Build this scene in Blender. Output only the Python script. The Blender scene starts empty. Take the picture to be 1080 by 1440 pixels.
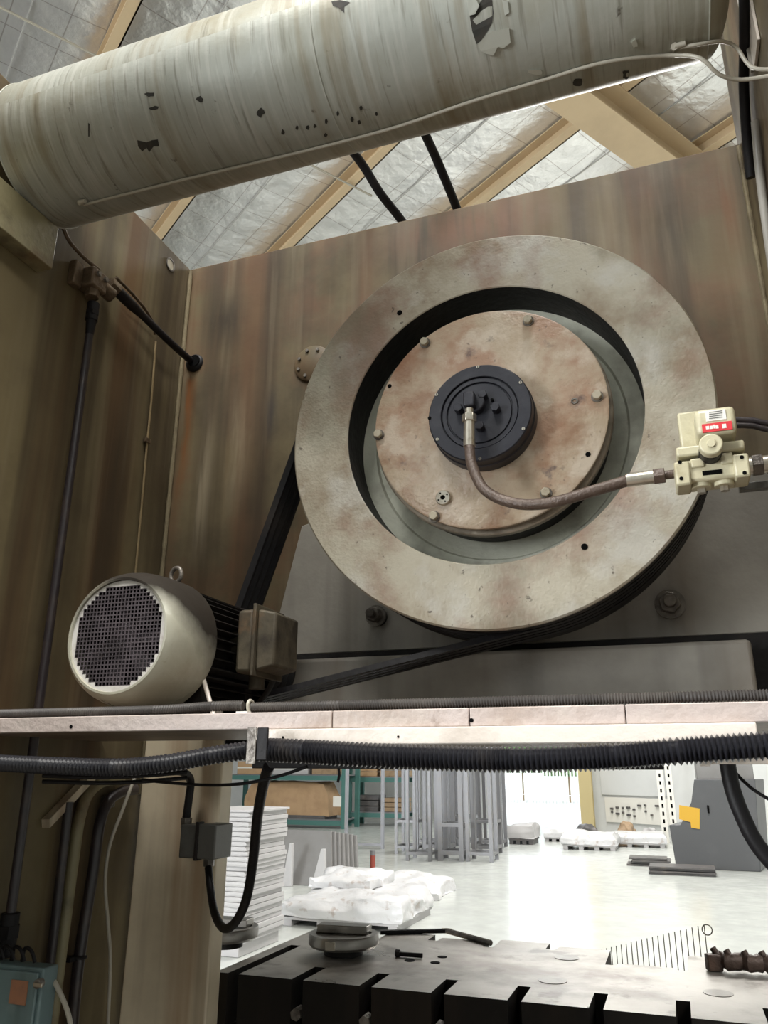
import bpy, bmesh, math, random
from mathutils import Vector, Matrix, noise as mnoise

random.seed(7)
scene = bpy.context.scene
col = scene.collection
pi = math.pi
V = Vector
CAM_H = 1.45          # camera height above the floor; everything is laid out with the camera at z=0 and lifted at the end
FLOOR = -CAM_H

# ------------------------------------------------------------------ camera
F_PX = 1105.9
PITCH, ROLL, YAW = math.radians(18.31), math.radians(0.27), math.radians(-19.535)
FW = V((math.sin(YAW)*math.cos(PITCH), math.cos(YAW)*math.cos(PITCH), math.sin(PITCH)))
_r0 = V((math.cos(YAW), -math.sin(YAW), 0)); _u0 = _r0.cross(FW)
RT = math.cos(ROLL)*_r0 + math.sin(ROLL)*_u0
UP = RT.cross(FW)
cd = bpy.data.cameras.new('camera'); cam = bpy.data.objects.new('camera', cd); col.objects.link(cam)
cd.sensor_fit = 'HORIZONTAL'; cd.sensor_width = 36; cd.lens = 36*F_PX/1080
cd.clip_start = 0.02; cd.clip_end = 300
m3 = Matrix((RT, UP, -FW)).transposed().to_4x4()
m3.translation = V((0, 0, CAM_H)); cam.matrix_world = m3
scene.camera = cam

def ray(px, py): return FW*F_PX + RT*(px-540) - UP*(py-720)
def onY(px, py, Y): d = ray(px, py); return d*(Y/d.y)
def onX(px, py, X): d = ray(px, py); return d*(X/d.x)
def onZ(px, py, Z): d = ray(px, py); return d*(Z/d.z)
def gp(px, py): return onZ(px, py, FLOOR)

# ------------------------------------------------------------------ view + world
vs = scene.view_settings
vs.view_transform = 'Standard'; vs.look = 'None'; vs.gamma = 1.0; vs.use_curve_mapping = False
vs.exposure = 0.35
scene.cycles.max_bounces = 8
scene.cycles.diffuse_bounces = 4
scene.cycles.sample_clamp_indirect = 6.0
w = bpy.data.worlds.new('sky'); scene.world = w; w.use_nodes = True
bg = w.node_tree.nodes['Background']
bg.inputs[0].default_value = (0.86, 0.93, 1.0, 1); bg.inputs[1].default_value = 2.0

# building axes: purlins run along u, rafters along v (the building is turned against the press)
A34 = math.radians(33.7)
UX, UY = math.cos(A34), -math.sin(A34)
VX, VY = math.sin(A34), math.cos(A34)
def uv(u, v, z=0.0): return V((u*UX+v*VX, u*UY+v*VY, z))
def to_u(p): return p.x*UX+p.y*UY
def to_v(p): return p.x*VX+p.y*VY
ROOF = 6.5

def area(name, loc, size, energy, color=(1, 1, 1), rot=(0, 0, 0)):
    l = bpy.data.lights.new(name, 'AREA'); l.shape = 'RECTANGLE'; l.size, l.size_y = size
    l.energy = energy; l.color = color
    o = bpy.data.objects.new(name, l); col.objects.link(o)
    o.location = (loc[0], loc[1], loc[2]+CAM_H); o.rotation_euler = rot
    return o
# daylight entering by the translucent skylight strips of the roof (running along v)
for i, (u, v, ln, en) in enumerate([(0.3, -1.4, 5.0, 520), (5.0, 1.6, 7.0, 520), (-5.2, 8.4, 4.5, 600), (-11.0, 13.0, 6.0, 520)]):
    area('skylight_daylight', uv(u, v, ROOF-0.42), (1.3, ln), en, (1.0, 0.98, 0.94), (0, 0, -A34))

# daylight through the big open door in the wall behind the photographer
area('door_daylight', uv(-3.5, -12.05, FLOOR+2.2), (5.0, 4.2), 1150, (0.95, 0.98, 1.0), (pi/2, 0, -A34))

# ------------------------------------------------------------------ materials
MATS = {}
def nodes_of(m): return m.node_tree.nodes, m.node_tree.links
def mat(name, base, rough=0.5, metal=0.0, streak=None, blotch=(), bump=None, spec=0.5, coat=0.0, cyl=False, vary=0.0, alpha=1.0, trans=0.0, stretch=0.05):
    """Procedural paint/metal: base colour, vertical run marks, blotches and fine relief, all in object space."""
    if name in MATS: return MATS[name]
    m = bpy.data.materials.new(name); m.use_nodes = True
    N, L = nodes_of(m); b = N['Principled BSDF']
    b.inputs['Roughness'].default_value = rough; b.inputs['Metallic'].default_value = metal
    b.inputs['Specular IOR Level'].default_value = spec
    if coat: b.inputs['Coat Weight'].default_value = coat
    if alpha < 1: b.inputs['Alpha'].default_value = alpha
    if trans: b.inputs['Transmission Weight'].default_value = trans
    tc = N.new('ShaderNodeTexCoord'); co = tc.outputs['Object']
    if cyl:   # (x, angle about x, radius): run marks follow the girth of a lying cylinder
        s = N.new('ShaderNodeSeparateXYZ'); L.new(co, s.inputs[0])
        at = N.new('ShaderNodeMath'); at.operation = 'ARCTAN2'; L.new(s.outputs['Z'], at.inputs[0]); L.new(s.outputs['Y'], at.inputs[1])
        mu = N.new('ShaderNodeMath'); mu.operation = 'MULTIPLY'; L.new(at.outputs[0], mu.inputs[0]); mu.inputs[1].default_value = 0.15
        c = N.new('ShaderNodeCombineXYZ'); L.new(s.outputs['X'], c.inputs['X']); L.new(mu.outputs[0], c.inputs['Z']); co = c.outputs[0]
    cur = None
    def mixin(colr, fac):
        nonlocal cur
        mx = N.new('ShaderNodeMix'); mx.data_type = 'RGBA'
        L.new(fac, mx.inputs['Factor'])
        if cur is None: mx.inputs['A'].default_value = (*base, 1)
        else: L.new(cur, mx.inputs['A'])
        mx.inputs['B'].default_value = (*colr, 1); cur = mx.outputs['Result']
    def field(scale, detail, lo, hi, amt, st=None, off=0.0, rgh=0.6):
        mp = N.new('ShaderNodeMapping'); L.new(co, mp.inputs['Vector'])
        mp.inputs['Scale'].default_value = (scale, scale, scale*st) if st else (scale,)*3
        mp.inputs['Location'].default_value = (off, off*1.7, off*0.6)
        n = N.new('ShaderNodeTexNoise'); n.inputs['Scale'].default_value = 1.0; n.inputs['Detail'].default_value = detail
        n.inputs['Roughness'].default_value = rgh
        L.new(mp.outputs[0], n.inputs['Vector'])
        r = N.new('ShaderNodeMapRange'); L.new(n.outputs['Fac'], r.inputs['Value'])
        r.inputs['From Min'].default_value = lo; r.inputs['From Max'].default_value = hi
        r.inputs['To Min'].default_value = 0; r.inputs['To Max'].default_value = amt
        return r.outputs[0]
    for k, (c, sc, lo, hi, amt) in enumerate(blotch or ()): mixin(c, field(sc, 6, lo, hi, amt, None, 3.1*k+1))
    for k, (c, sc, lo, hi, amt) in enumerate(streak or ()): mixin(c, field(sc, 4, lo, hi, amt, stretch, 5.3*k+2, 0.5))
    if cur is not None: L.new(cur, b.inputs['Base Color'])
    else: b.inputs['Base Color'].default_value = (*base, 1)
    if bump:
        out = None
        for sc, st in bump if isinstance(bump, list) else [bump]:
            n = N.new('ShaderNodeTexNoise'); n.inputs['Scale'].default_value = sc; n.inputs['Detail'].default_value = 4; L.new(co, n.inputs['Vector'])
            bp = N.new('ShaderNodeBump'); bp.inputs['Strength'].default_value = st; bp.inputs['Distance'].default_value = 0.01
            L.new(n.outputs['Fac'], bp.inputs['Height'])
            if out: L.new(out, bp.inputs['Normal'])
            out = bp.outputs[0]
        L.new(out, b.inputs['Normal'])
    if vary:
        r = field(6, 5, 0.3, 0.7, 1, None, 9)
        mr = N.new('ShaderNodeMapRange'); L.new(r, mr.inputs['Value']); mr.inputs['To Min'].default_value = max(0.05, rough-vary); mr.inputs['To Max'].default_value = min(1, rough+vary)
        L.new(mr.outputs[0], b.inputs['Roughness'])
    MATS[name] = m
    return m

RUST = (0.13, 0.055, 0.022); GRIME = (0.05, 0.036, 0.022); OIL = (0.018, 0.013, 0.012)
M = {}
M['panel'] = mat('stained_panel_paint', (0.145, 0.115, 0.064), 0.58, 0, [((0.12, 0.055, 0.026), 7, 0.48, 0.64, 0.6), (GRIME, 11, 0.48, 0.66, 0.75), ((0.24, 0.20, 0.13), 19, 0.54, 0.68, 0.35)],
                 [((0.055, 0.042, 0.026), 2.6, 0.44, 0.62, 0.8), ((0.155, 0.078, 0.045), 3.0, 0.50, 0.64, 0.65)], [(60, 0.03)], vary=0.1, spec=0.25)
M['side'] = mat('side_plate_paint', (0.17, 0.136, 0.072), 0.55, 0, [((0.115, 0.055, 0.024), 6, 0.48, 0.62, 0.7), (GRIME, 9, 0.48, 0.64, 0.85), ((0.24, 0.20, 0.125), 15, 0.55, 0.68, 0.4)],
                [((0.08, 0.06, 0.034), 1.8, 0.45, 0.62, 0.75)], [(60, 0.03)], vary=0.1, spec=0.3)
M['greyplate'] = mat('grey_plate_tone', (0.36, 0.34, 0.30), 0.36, 0, [((0.10, 0.09, 0.08), 12, 0.5, 0.75, 0.6), ((0.17, 0.12, 0.08), 6, 0.55, 0.75, 0.5)], [((0.10, 0.09, 0.08), 3, 0.45, 0.7, 0.6)], [(90, 0.05)], vary=0.1)
M['column'] = mat('cream_column_paint', (0.80, 0.70, 0.52), 0.4, 0, [((0.34, 0.17, 0.07), 9, 0.53, 0.62, 0.65), ((0.22, 0.16, 0.10), 14, 0.52, 0.66, 0.55)], [((0.42, 0.34, 0.23), 2.5, 0.45, 0.7, 0.6)], [(70, 0.03)], vary=0.1)
M['weld'] = mat('weld_bead', (0.20, 0.165, 0.10), 0.7, 0, [(RUST, 10, 0.5, 0.7, 0.6)], [(GRIME, 12, 0.5, 0.7, 0.7)], [(160, 0.2)], spec=0.2)
M['flyface'] = mat('worn_flywheel_face', (0.52, 0.48, 0.385), 0.38, 0.15, None,
                   [((0.27, 0.20, 0.13), 5.5, 0.46, 0.62, 0.8), ((0.58, 0.56, 0.50), 8, 0.5, 0.62, 0.75), ((0.30, 0.18, 0.13), 4.2, 0.52, 0.64, 0.75), ((0.22, 0.20, 0.14), 3.0, 0.53, 0.66, 0.7), ((0.09, 0.07, 0.055), 70, 0.66, 0.72, 0.75)],
                   [(170, 0.14), (40, 0.10)], vary=0.12)
M['web'] = mat('flywheel_web', (0.74, 0.75, 0.63), 0.45, 0.1, None, [((0.20, 0.17, 0.12), 9, 0.5, 0.7, 0.6)], [(90, 0.15)])
M['cover'] = mat('clutch_cover_paint', (0.50, 0.40, 0.29), 0.36, 0, None,
                 [((0.40, 0.23, 0.15), 8, 0.46, 0.60, 0.8), ((0.66, 0.57, 0.46), 11, 0.5, 0.62, 0.8), ((0.26, 0.12, 0.06), 6, 0.54, 0.66, 0.7), ((0.10, 0.075, 0.08), 15, 0.62, 0.70, 0.75), ((0.12, 0.09, 0.07), 80, 0.66, 0.72, 0.6)],
                 [(130, 0.16), (40, 0.14)], vary=0.1)
M['drum'] = mat('clutch_drum', (0.46, 0.40, 0.32), 0.42, 0.2, None, [(GRIME, 10, 0.45, 0.65, 0.8)], [(80, 0.2)])
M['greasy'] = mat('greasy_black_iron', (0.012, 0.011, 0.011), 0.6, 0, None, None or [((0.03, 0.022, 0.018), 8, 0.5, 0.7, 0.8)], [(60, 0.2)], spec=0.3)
M['blackpl'] = mat('black_anodised', (0.022, 0.023, 0.032), 0.4, 0.2, None, [((0.045, 0.045, 0.055), 18, 0.5, 0.7, 0.7)], [(120, 0.05)])
M['rubber'] = mat('black_rubber', (0.010, 0.009, 0.010), 0.5, 0, None, [((0.03, 0.024, 0.02), 14, 0.55, 0.75, 0.7)], [(80, 0.1)], spec=0.25)
M['pvc'] = mat('black_corrugated_plastic', (0.016, 0.016, 0.02), 0.32, 0, None, [((0.13, 0.11, 0.09), 5, 0.52, 0.75, 0.75)], None)
M['dustpvc'] = mat('dusty_corrugated_plastic', (0.05, 0.045, 0.042), 0.5, 0, None, [((0.16, 0.14, 0.12), 6, 0.45, 0.7, 0.8)], None)
M['hose'] = mat('brown_braided_hose', (0.095, 0.065, 0.05), 0.4, 0.1, None, [((0.19, 0.14, 0.11), 20, 0.5, 0.7, 0.7)], [(220, 0.25)])
M['steel'] = mat('bright_fitting_steel', (0.62, 0.58, 0.50), 0.28, 0.85, None, [((0.28, 0.22, 0.15), 40, 0.5, 0.7, 0.6)], None)
M['boltpaint'] = mat('painted_bolt', (0.46, 0.41, 0.31), 0.4, 0.2, None, [((0.2, 0.15, 0.1), 60, 0.5, 0.7, 0.6)], None)
M['dsteel'] = mat('dirty_stud_steel', (0.20, 0.18, 0.155), 0.4, 0.4, None, [((0.05, 0.04, 0.035), 30, 0.45, 0.65, 0.8)], [(120, 0.2)])
M['valve'] = mat('cream_valve_paint', (0.56, 0.52, 0.36), 0.34, 0, None, [((0.34, 0.29, 0.18), 22, 0.5, 0.7, 0.6)], [(160, 0.06)])
M['white'] = mat('white_label', (0.78, 0.76, 0.70), 0.5)
M['red'] = mat('red_label', (0.62, 0.035, 0.045), 0.45)
M['blackhole'] = mat('dark_hole', (0.004, 0.004, 0.004), 0.9, spec=0.05)
M['tank'] = mat('silver_tank_paint', (0.41, 0.42, 0.375), 0.44, 0.22, [((0.55, 0.55, 0.50), 110, 0.5, 0.68, 0.45), ((0.21, 0.16, 0.08), 30, 0.53, 0.7, 0.5), ((0.12, 0.105, 0.07), 130, 0.58, 0.72, 0.45)],
                [((0.30, 0.29, 0.22), 4, 0.45, 0.68, 0.7), ((0.27, 0.22, 0.12), 3.0, 0.53, 0.7, 0.5), ((0.06, 0.05, 0.04), 34, 0.68, 0.75, 0.8)], [(60, 0.06)], cyl=True, vary=0.05, stretch=0.06, spec=0.3)
M['chip'] = mat('bare_primer', (0.028, 0.027, 0.022), 0.7, 0, None, [((0.05, 0.04, 0.03), 60, 0.45, 0.65, 0.8)])
M['flake'] = mat('peeled_silver_flake', (0.52, 0.53, 0.47), 0.35, 0.4)
M['tube'] = mat('grey_nylon_tube', (0.42, 0.39, 0.32), 0.4)
M['bracket'] = mat('bracket_paint', (0.26, 0.23, 0.13), 0.45, 0, None, [(RUST, 8, 0.5, 0.68, 0.7), (GRIME, 14, 0.5, 0.7, 0.6)], [(80, 0.1)])
M['pipe'] = mat('dark_painted_pipe', (0.028, 0.022, 0.024), 0.34, 0, None, [((0.07, 0.05, 0.04), 20, 0.5, 0.7, 0.6)], None)
M['brass'] = mat('dirty_cast_block', (0.15, 0.105, 0.065), 0.42, 0.3, None, [(GRIME, 24, 0.45, 0.65, 0.8)], [(90, 0.3)])
M['copper'] = mat('thin_copper_tube', (0.32, 0.24, 0.13), 0.38, 0.4)
M['shelf'] = mat('pinkish_shelf_paint', (0.47, 0.40, 0.37), 0.48, 0, None, [((0.30, 0.22, 0.17), 7, 0.5, 0.7, 0.7), ((0.57, 0.52, 0.47), 11, 0.52, 0.7, 0.6), ((0.14, 0.09, 0.06), 22, 0.62, 0.74, 0.7)], [(90, 0.2)])
M['rail'] = mat('pale_rail_paint', (0.74, 0.67, 0.60), 0.25, 0, None, [((0.45, 0.38, 0.32), 8, 0.54, 0.72, 0.6)], [(90, 0.1)])
M['under'] = mat('brown_underside', (0.17, 0.12, 0.085), 0.5, 0, None, [(GRIME, 6, 0.45, 0.65, 0.8)], [(60, 0.1)])
M['cowl'] = mat('cowl_paint', (0.42, 0.41, 0.33), 0.30, 0.05, None, [((0.30, 0.24, 0.15), 9, 0.52, 0.7, 0.6), ((0.16, 0.10, 0.05), 20, 0.62, 0.74, 0.6), ((0.57, 0.55, 0.48), 7, 0.52, 0.7, 0.5)], [(70, 0.08)], vary=0.08)
def soot_on(m):
    """oily soot baked on the crown and rear of the fan cowl"""
    N, L = nodes_of(m); b = N['Principled BSDF']; src = b.inputs['Base Color'].links[0].from_socket
    tc = N.new('ShaderNodeTexCoord'); sp_ = N.new('ShaderNodeSeparateXYZ'); L.new(tc.outputs['Object'], sp_.inputs[0])
    n = N.new('ShaderNodeTexNoise'); n.inputs['Scale'].default_value = 14; n.inputs['Detail'].default_value = 5; L.new(tc.outputs['Object'], n.inputs['Vector'])
    a1 = N.new('ShaderNodeMath'); a1.operation = 'MULTIPLY_ADD'; L.new(n.outputs['Fac'], a1.inputs[0]); a1.inputs[1].default_value = 0.09; L.new(sp_.outputs['Z'], a1.inputs[2])
    a2 = N.new('ShaderNodeMath'); a2.operation = 'MULTIPLY_ADD'; L.new(sp_.outputs['Y'], a2.inputs[0]); a2.inputs[1].default_value = 0.8; L.new(a1.outputs[0], a2.inputs[2])
    r = N.new('ShaderNodeMapRange'); L.new(a2.outputs[0], r.inputs['Value']); r.inputs['From Min'].default_value = 0.030; r.inputs['From Max'].default_value = 0.085; r.inputs['To Max'].default_value = 0.97
    mx = N.new('ShaderNodeMix'); mx.data_type = 'RGBA'; L.new(r.outputs[0], mx.inputs['Factor']); L.new(src, mx.inputs['A']); mx.inputs['B'].default_value = (0.018, 0.013, 0.010, 1)
    L.new(mx.outputs['Result'], b.inputs['Base Color'])
    rs_ = b.inputs['Roughness'].links[0].from_socket
    mr_ = N.new('ShaderNodeMix'); L.new(r.outputs[0], mr_.inputs['Factor']); L.new(rs_, mr_.inputs['A']); mr_.inputs['B'].default_value = 0.85; L.new(mr_.outputs['Result'], b.inputs['Roughness'])
    sp2 = N.new('ShaderNodeMapRange'); L.new(r.outputs[0], sp2.inputs['Value']); sp2.inputs['To Min'].default_value = 0.5; sp2.inputs['To Max'].default_value = 0.12; L.new(sp2.outputs[0], b.inputs['Specular IOR Level'])
soot_on(M['cowl'])
M['foot'] = mat('pale_foot_paint', (0.45, 0.43, 0.36), 0.45, 0, None, [(GRIME, 30, 0.5, 0.7, 0.6)])
M['grillpaint'] = mat('pale_grille_paint', (0.62, 0.60, 0.57), 0.45, 0, None, [((0.35, 0.3, 0.25), 30, 0.55, 0.7, 0.6)])
M['grilldark'] = mat('sooty_grille_bars', (0.085, 0.07, 0.08), 0.55, 0, None, [((0.03, 0.024, 0.028), 26, 0.42, 0.62, 0.8)])
M['motorbody'] = mat('oily_motor_body', (0.012, 0.011, 0.010), 0.6, 0.0, None, [(OIL, 12, 0.45, 0.65, 0.8)], [(60, 0.15)], spec=0.2)
M['termbox'] = mat('terminal_box_paint', (0.10, 0.085, 0.058), 0.55, 0, None, [((0.025, 0.02, 0.016), 12, 0.38, 0.58, 0.9), ((0.17, 0.10, 0.05), 16, 0.55, 0.7, 0.6)], [(80, 0.1)], spec=0.25)
M['jbox'] = mat('grey_junction_box', (0.115, 0.115, 0.105), 0.42, 0.1, None, [((0.06, 0.05, 0.04), 14, 0.45, 0.65, 0.7)], [(120, 0.05)])
M['teal'] = mat('teal_cabinet_paint', (0.14, 0.205, 0.21), 0.42, 0, [((0.07, 0.10, 0.10), 18, 0.5, 0.7, 0.6)], [((0.22, 0.28, 0.27), 14, 0.55, 0.7, 0.6)], [(90, 0.06)])
M['orange'] = mat('faded_orange_label', (0.34, 0.16, 0.09), 0.5, 0, None, [((0.2, 0.11, 0.08), 40, 0.45, 0.65, 0.6)])
M['bolster'] = mat('ground_bolster_steel', (0.38, 0.36, 0.33), 0.36, 0.55, None, [((0.19, 0.165, 0.145), 4, 0.46, 0.60, 0.8), ((0.46, 0.44, 0.41), 7, 0.52, 0.68, 0.6), ((0.12, 0.10, 0.085), 13, 0.58, 0.66, 0.6)], [(120, 0.03), (9, 0.03)], vary=0.1)
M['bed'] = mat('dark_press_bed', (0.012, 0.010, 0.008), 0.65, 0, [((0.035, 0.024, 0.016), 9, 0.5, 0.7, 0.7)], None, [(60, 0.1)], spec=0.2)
M['disc'] = mat('die_disc_steel', (0.26, 0.245, 0.225), 0.3, 0.7, None, [((0.10, 0.085, 0.07), 12, 0.48, 0.68, 0.7)], [(90, 0.05)])
M['clamp'] = mat('brown_iron_clamp', (0.07, 0.045, 0.035), 0.5, 0.3, None, [((0.14, 0.08, 0.055), 20, 0.5, 0.7, 0.7)], [(80, 0.35)])
# building
M['floor'] = mat('pale_green_epoxy_floor', (0.56, 0.58, 0.55), 0.22, 0, None, [((0.45, 0.47, 0.45), 0.7, 0.4, 0.7, 0.7), ((0.62, 0.63, 0.60), 2.5, 0.5, 0.7, 0.6)], None, vary=0.05)
M['wallw'] = mat('white_factory_wall', (0.68, 0.69, 0.68), 0.6, 0, None, [((0.55, 0.56, 0.55), 1.1, 0.45, 0.7, 0.5)])
M['purlin'] = mat('cream_roof_steel', (0.58, 0.44, 0.27), 0.5, 0, None, [((0.42, 0.31, 0.19), 1.6, 0.5, 0.7, 0.5)])
M['outside'] = mat('sunlit_yard_concrete', (0.62, 0.61, 0.58), 0.8, 0, None, [((0.5, 0.49, 0.46), 1.2, 0.45, 0.7, 0.5)])
M['leafg'] = mat('hedge_green', (0.10, 0.18, 0.07), 0.7, 0, None, [((0.2, 0.3, 0.12), 9, 0.45, 0.65, 0.7)], [(20, 0.4)])
M['paper'] = mat('white_wrapping_sheet', (0.48, 0.47, 0.47), 0.55, 0, None, [((0.45, 0.43, 0.43), 5, 0.45, 0.7, 0.6)], [(14, 0.25)])
M['film'] = mat('white_plastic_film', (0.62, 0.62, 0.63), 0.28, 0, None, [((0.62, 0.61, 0.60), 6, 0.45, 0.7, 0.6), ((0.38, 0.31, 0.27), 9, 0.58, 0.68, 0.7)], [(18, 0.6)])
M['panelgrey'] = mat('grey_door_leaf', (0.22, 0.215, 0.21), 0.45, 0.1, None, [((0.17, 0.16, 0.15), 3, 0.45, 0.7, 0.5)])
M['frame'] = mat('galvanised_frame_steel', (0.21, 0.21, 0.22), 0.4, 0.35, None, [((0.22, 0.20, 0.18), 8, 0.5, 0.7, 0.5)])
M['rackgreen'] = mat('green_rack_paint', (0.06, 0.17, 0.15), 0.45)
M['kraft'] = mat('kraft_cardboard', (0.46, 0.30, 0.165), 0.62, 0, None, [((0.36, 0.22, 0.12), 4, 0.45, 0.7, 0.6)], [(7, 0.3)])
M['wood'] = mat('pallet_wood', (0.36, 0.25, 0.15), 0.65, 0, None, [((0.22, 0.15, 0.09), 8, 0.45, 0.7, 0.6)])
M['darkpal'] = mat('dark_plate_steel', (0.10, 0.095, 0.095), 0.45, 0.2, None, [((0.2, 0.17, 0.15), 5, 0.5, 0.7, 0.6)])
M['machine'] = mat('dark_grey_machine_paint', (0.085, 0.087, 0.092), 0.42, 0, None, [((0.12, 0.12, 0.125), 2, 0.45, 0.7, 0.5)])
M['yellow'] = mat('yellow_plate', (0.62, 0.36, 0.03), 0.45)
M['colyel'] = mat('buff_column_paint', (0.52, 0.43, 0.22), 0.5)
M['redpost'] = mat('red_paint', (0.30, 0.06, 0.04), 0.5)

def foil_material():
    m = bpy.data.materials.new('quilted_roof_foil'); m.use_nodes = True
    N, L = nodes_of(m); b = N['Principled BSDF']
    b.inputs['Metallic'].default_value = 0.8; b.inputs['Roughness'].default_value = 0.34
    tc = N.new('ShaderNodeTexCoord')
    n = N.new('ShaderNodeTexNoise'); n.inputs['Scale'].default_value = 3.5; n.inputs['Detail'].default_value = 5; L.new(tc.outputs['Object'], n.inputs['Vector'])
    v = N.new('ShaderNodeTexVoronoi'); v.inputs['Scale'].default_value = 2.2; v.feature = 'DISTANCE_TO_EDGE'; L.new(tc.outputs['Object'], v.inputs['Vector'])
    bp = N.new('ShaderNodeBump'); bp.inputs['Strength'].default_value = 0.55; bp.inputs['Distance'].default_value = 0.06; L.new(n.outputs['Fac'], bp.inputs['Height'])
    bp2 = N.new('ShaderNodeBump'); bp2.inputs['Strength'].default_value = 0.25; bp2.inputs['Distance'].default_value = 0.04
    L.new(v.outputs['Distance'], bp2.inputs['Height']); L.new(bp.outputs[0], bp2.inputs['Normal']); L.new(bp2.outputs[0], b.inputs['Normal'])
    mx = N.new('ShaderNodeMix'); mx.data_type = 'RGBA'; L.new(n.outputs['Fac'], mx.inputs['Factor'])
    mx.inputs['A'].default_value = (0.82, 0.82, 0.81, 1); mx.inputs['B'].default_value = (0.97, 0.97, 0.96, 1)
    mp = N.new('ShaderNodeMapping'); mp.inputs['Rotation'].default_value = (0, 0, A34); L.new(tc.outputs['Object'], mp.inputs['Vector'])
    sx_ = N.new('ShaderNodeSeparateXYZ'); L.new(mp.outputs[0], sx_.inputs[0]); lines = []
    for ax_ in ('X', 'Y'):      # stitched scrim threads of the quilt
        d_ = N.new('ShaderNodeMath'); d_.operation = 'PINGPONG'; L.new(sx_.outputs[ax_], d_.inputs[0]); d_.inputs[1].default_value = 0.23
        l_ = N.new('ShaderNodeMath'); l_.operation = 'LESS_THAN'; L.new(d_.outputs[0], l_.inputs[0]); l_.inputs[1].default_value = 0.005; lines.append(l_)
    o_ = N.new('ShaderNodeMath'); o_.operation = 'MAXIMUM'; L.new(lines[0].outputs[0], o_.inputs[0]); L.new(lines[1].outputs[0], o_.inputs[1])
    h_ = N.new('ShaderNodeMath'); h_.operation = 'MULTIPLY'; L.new(o_.outputs[0], h_.inputs[0]); h_.inputs[1].default_value = 0.55
    m2 = N.new('ShaderNodeMix'); m2.data_type = 'RGBA'; L.new(h_.outputs[0], m2.inputs['Factor']); L.new(mx.outputs['Result'], m2.inputs['A']); m2.inputs['B'].default_value = (0.36, 0.30, 0.29, 1)
    L.new(m2.outputs['Result'], b.inputs['Base Color'])
    return m
M['foil'] = foil_material()
M['seam'] = mat('foil_seam_tape', (0.45, 0.44, 0.42), 0.5, 0.2)

# ------------------------------------------------------------------ mesh helpers
def basis(d):
    d = V(d).normalized()
    a = V((0, 0, 1)) if abs(d.z) < 0.9 else V((1, 0, 0))
    x = a.cross(d).normalized(); return x, d.cross(x), d

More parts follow.
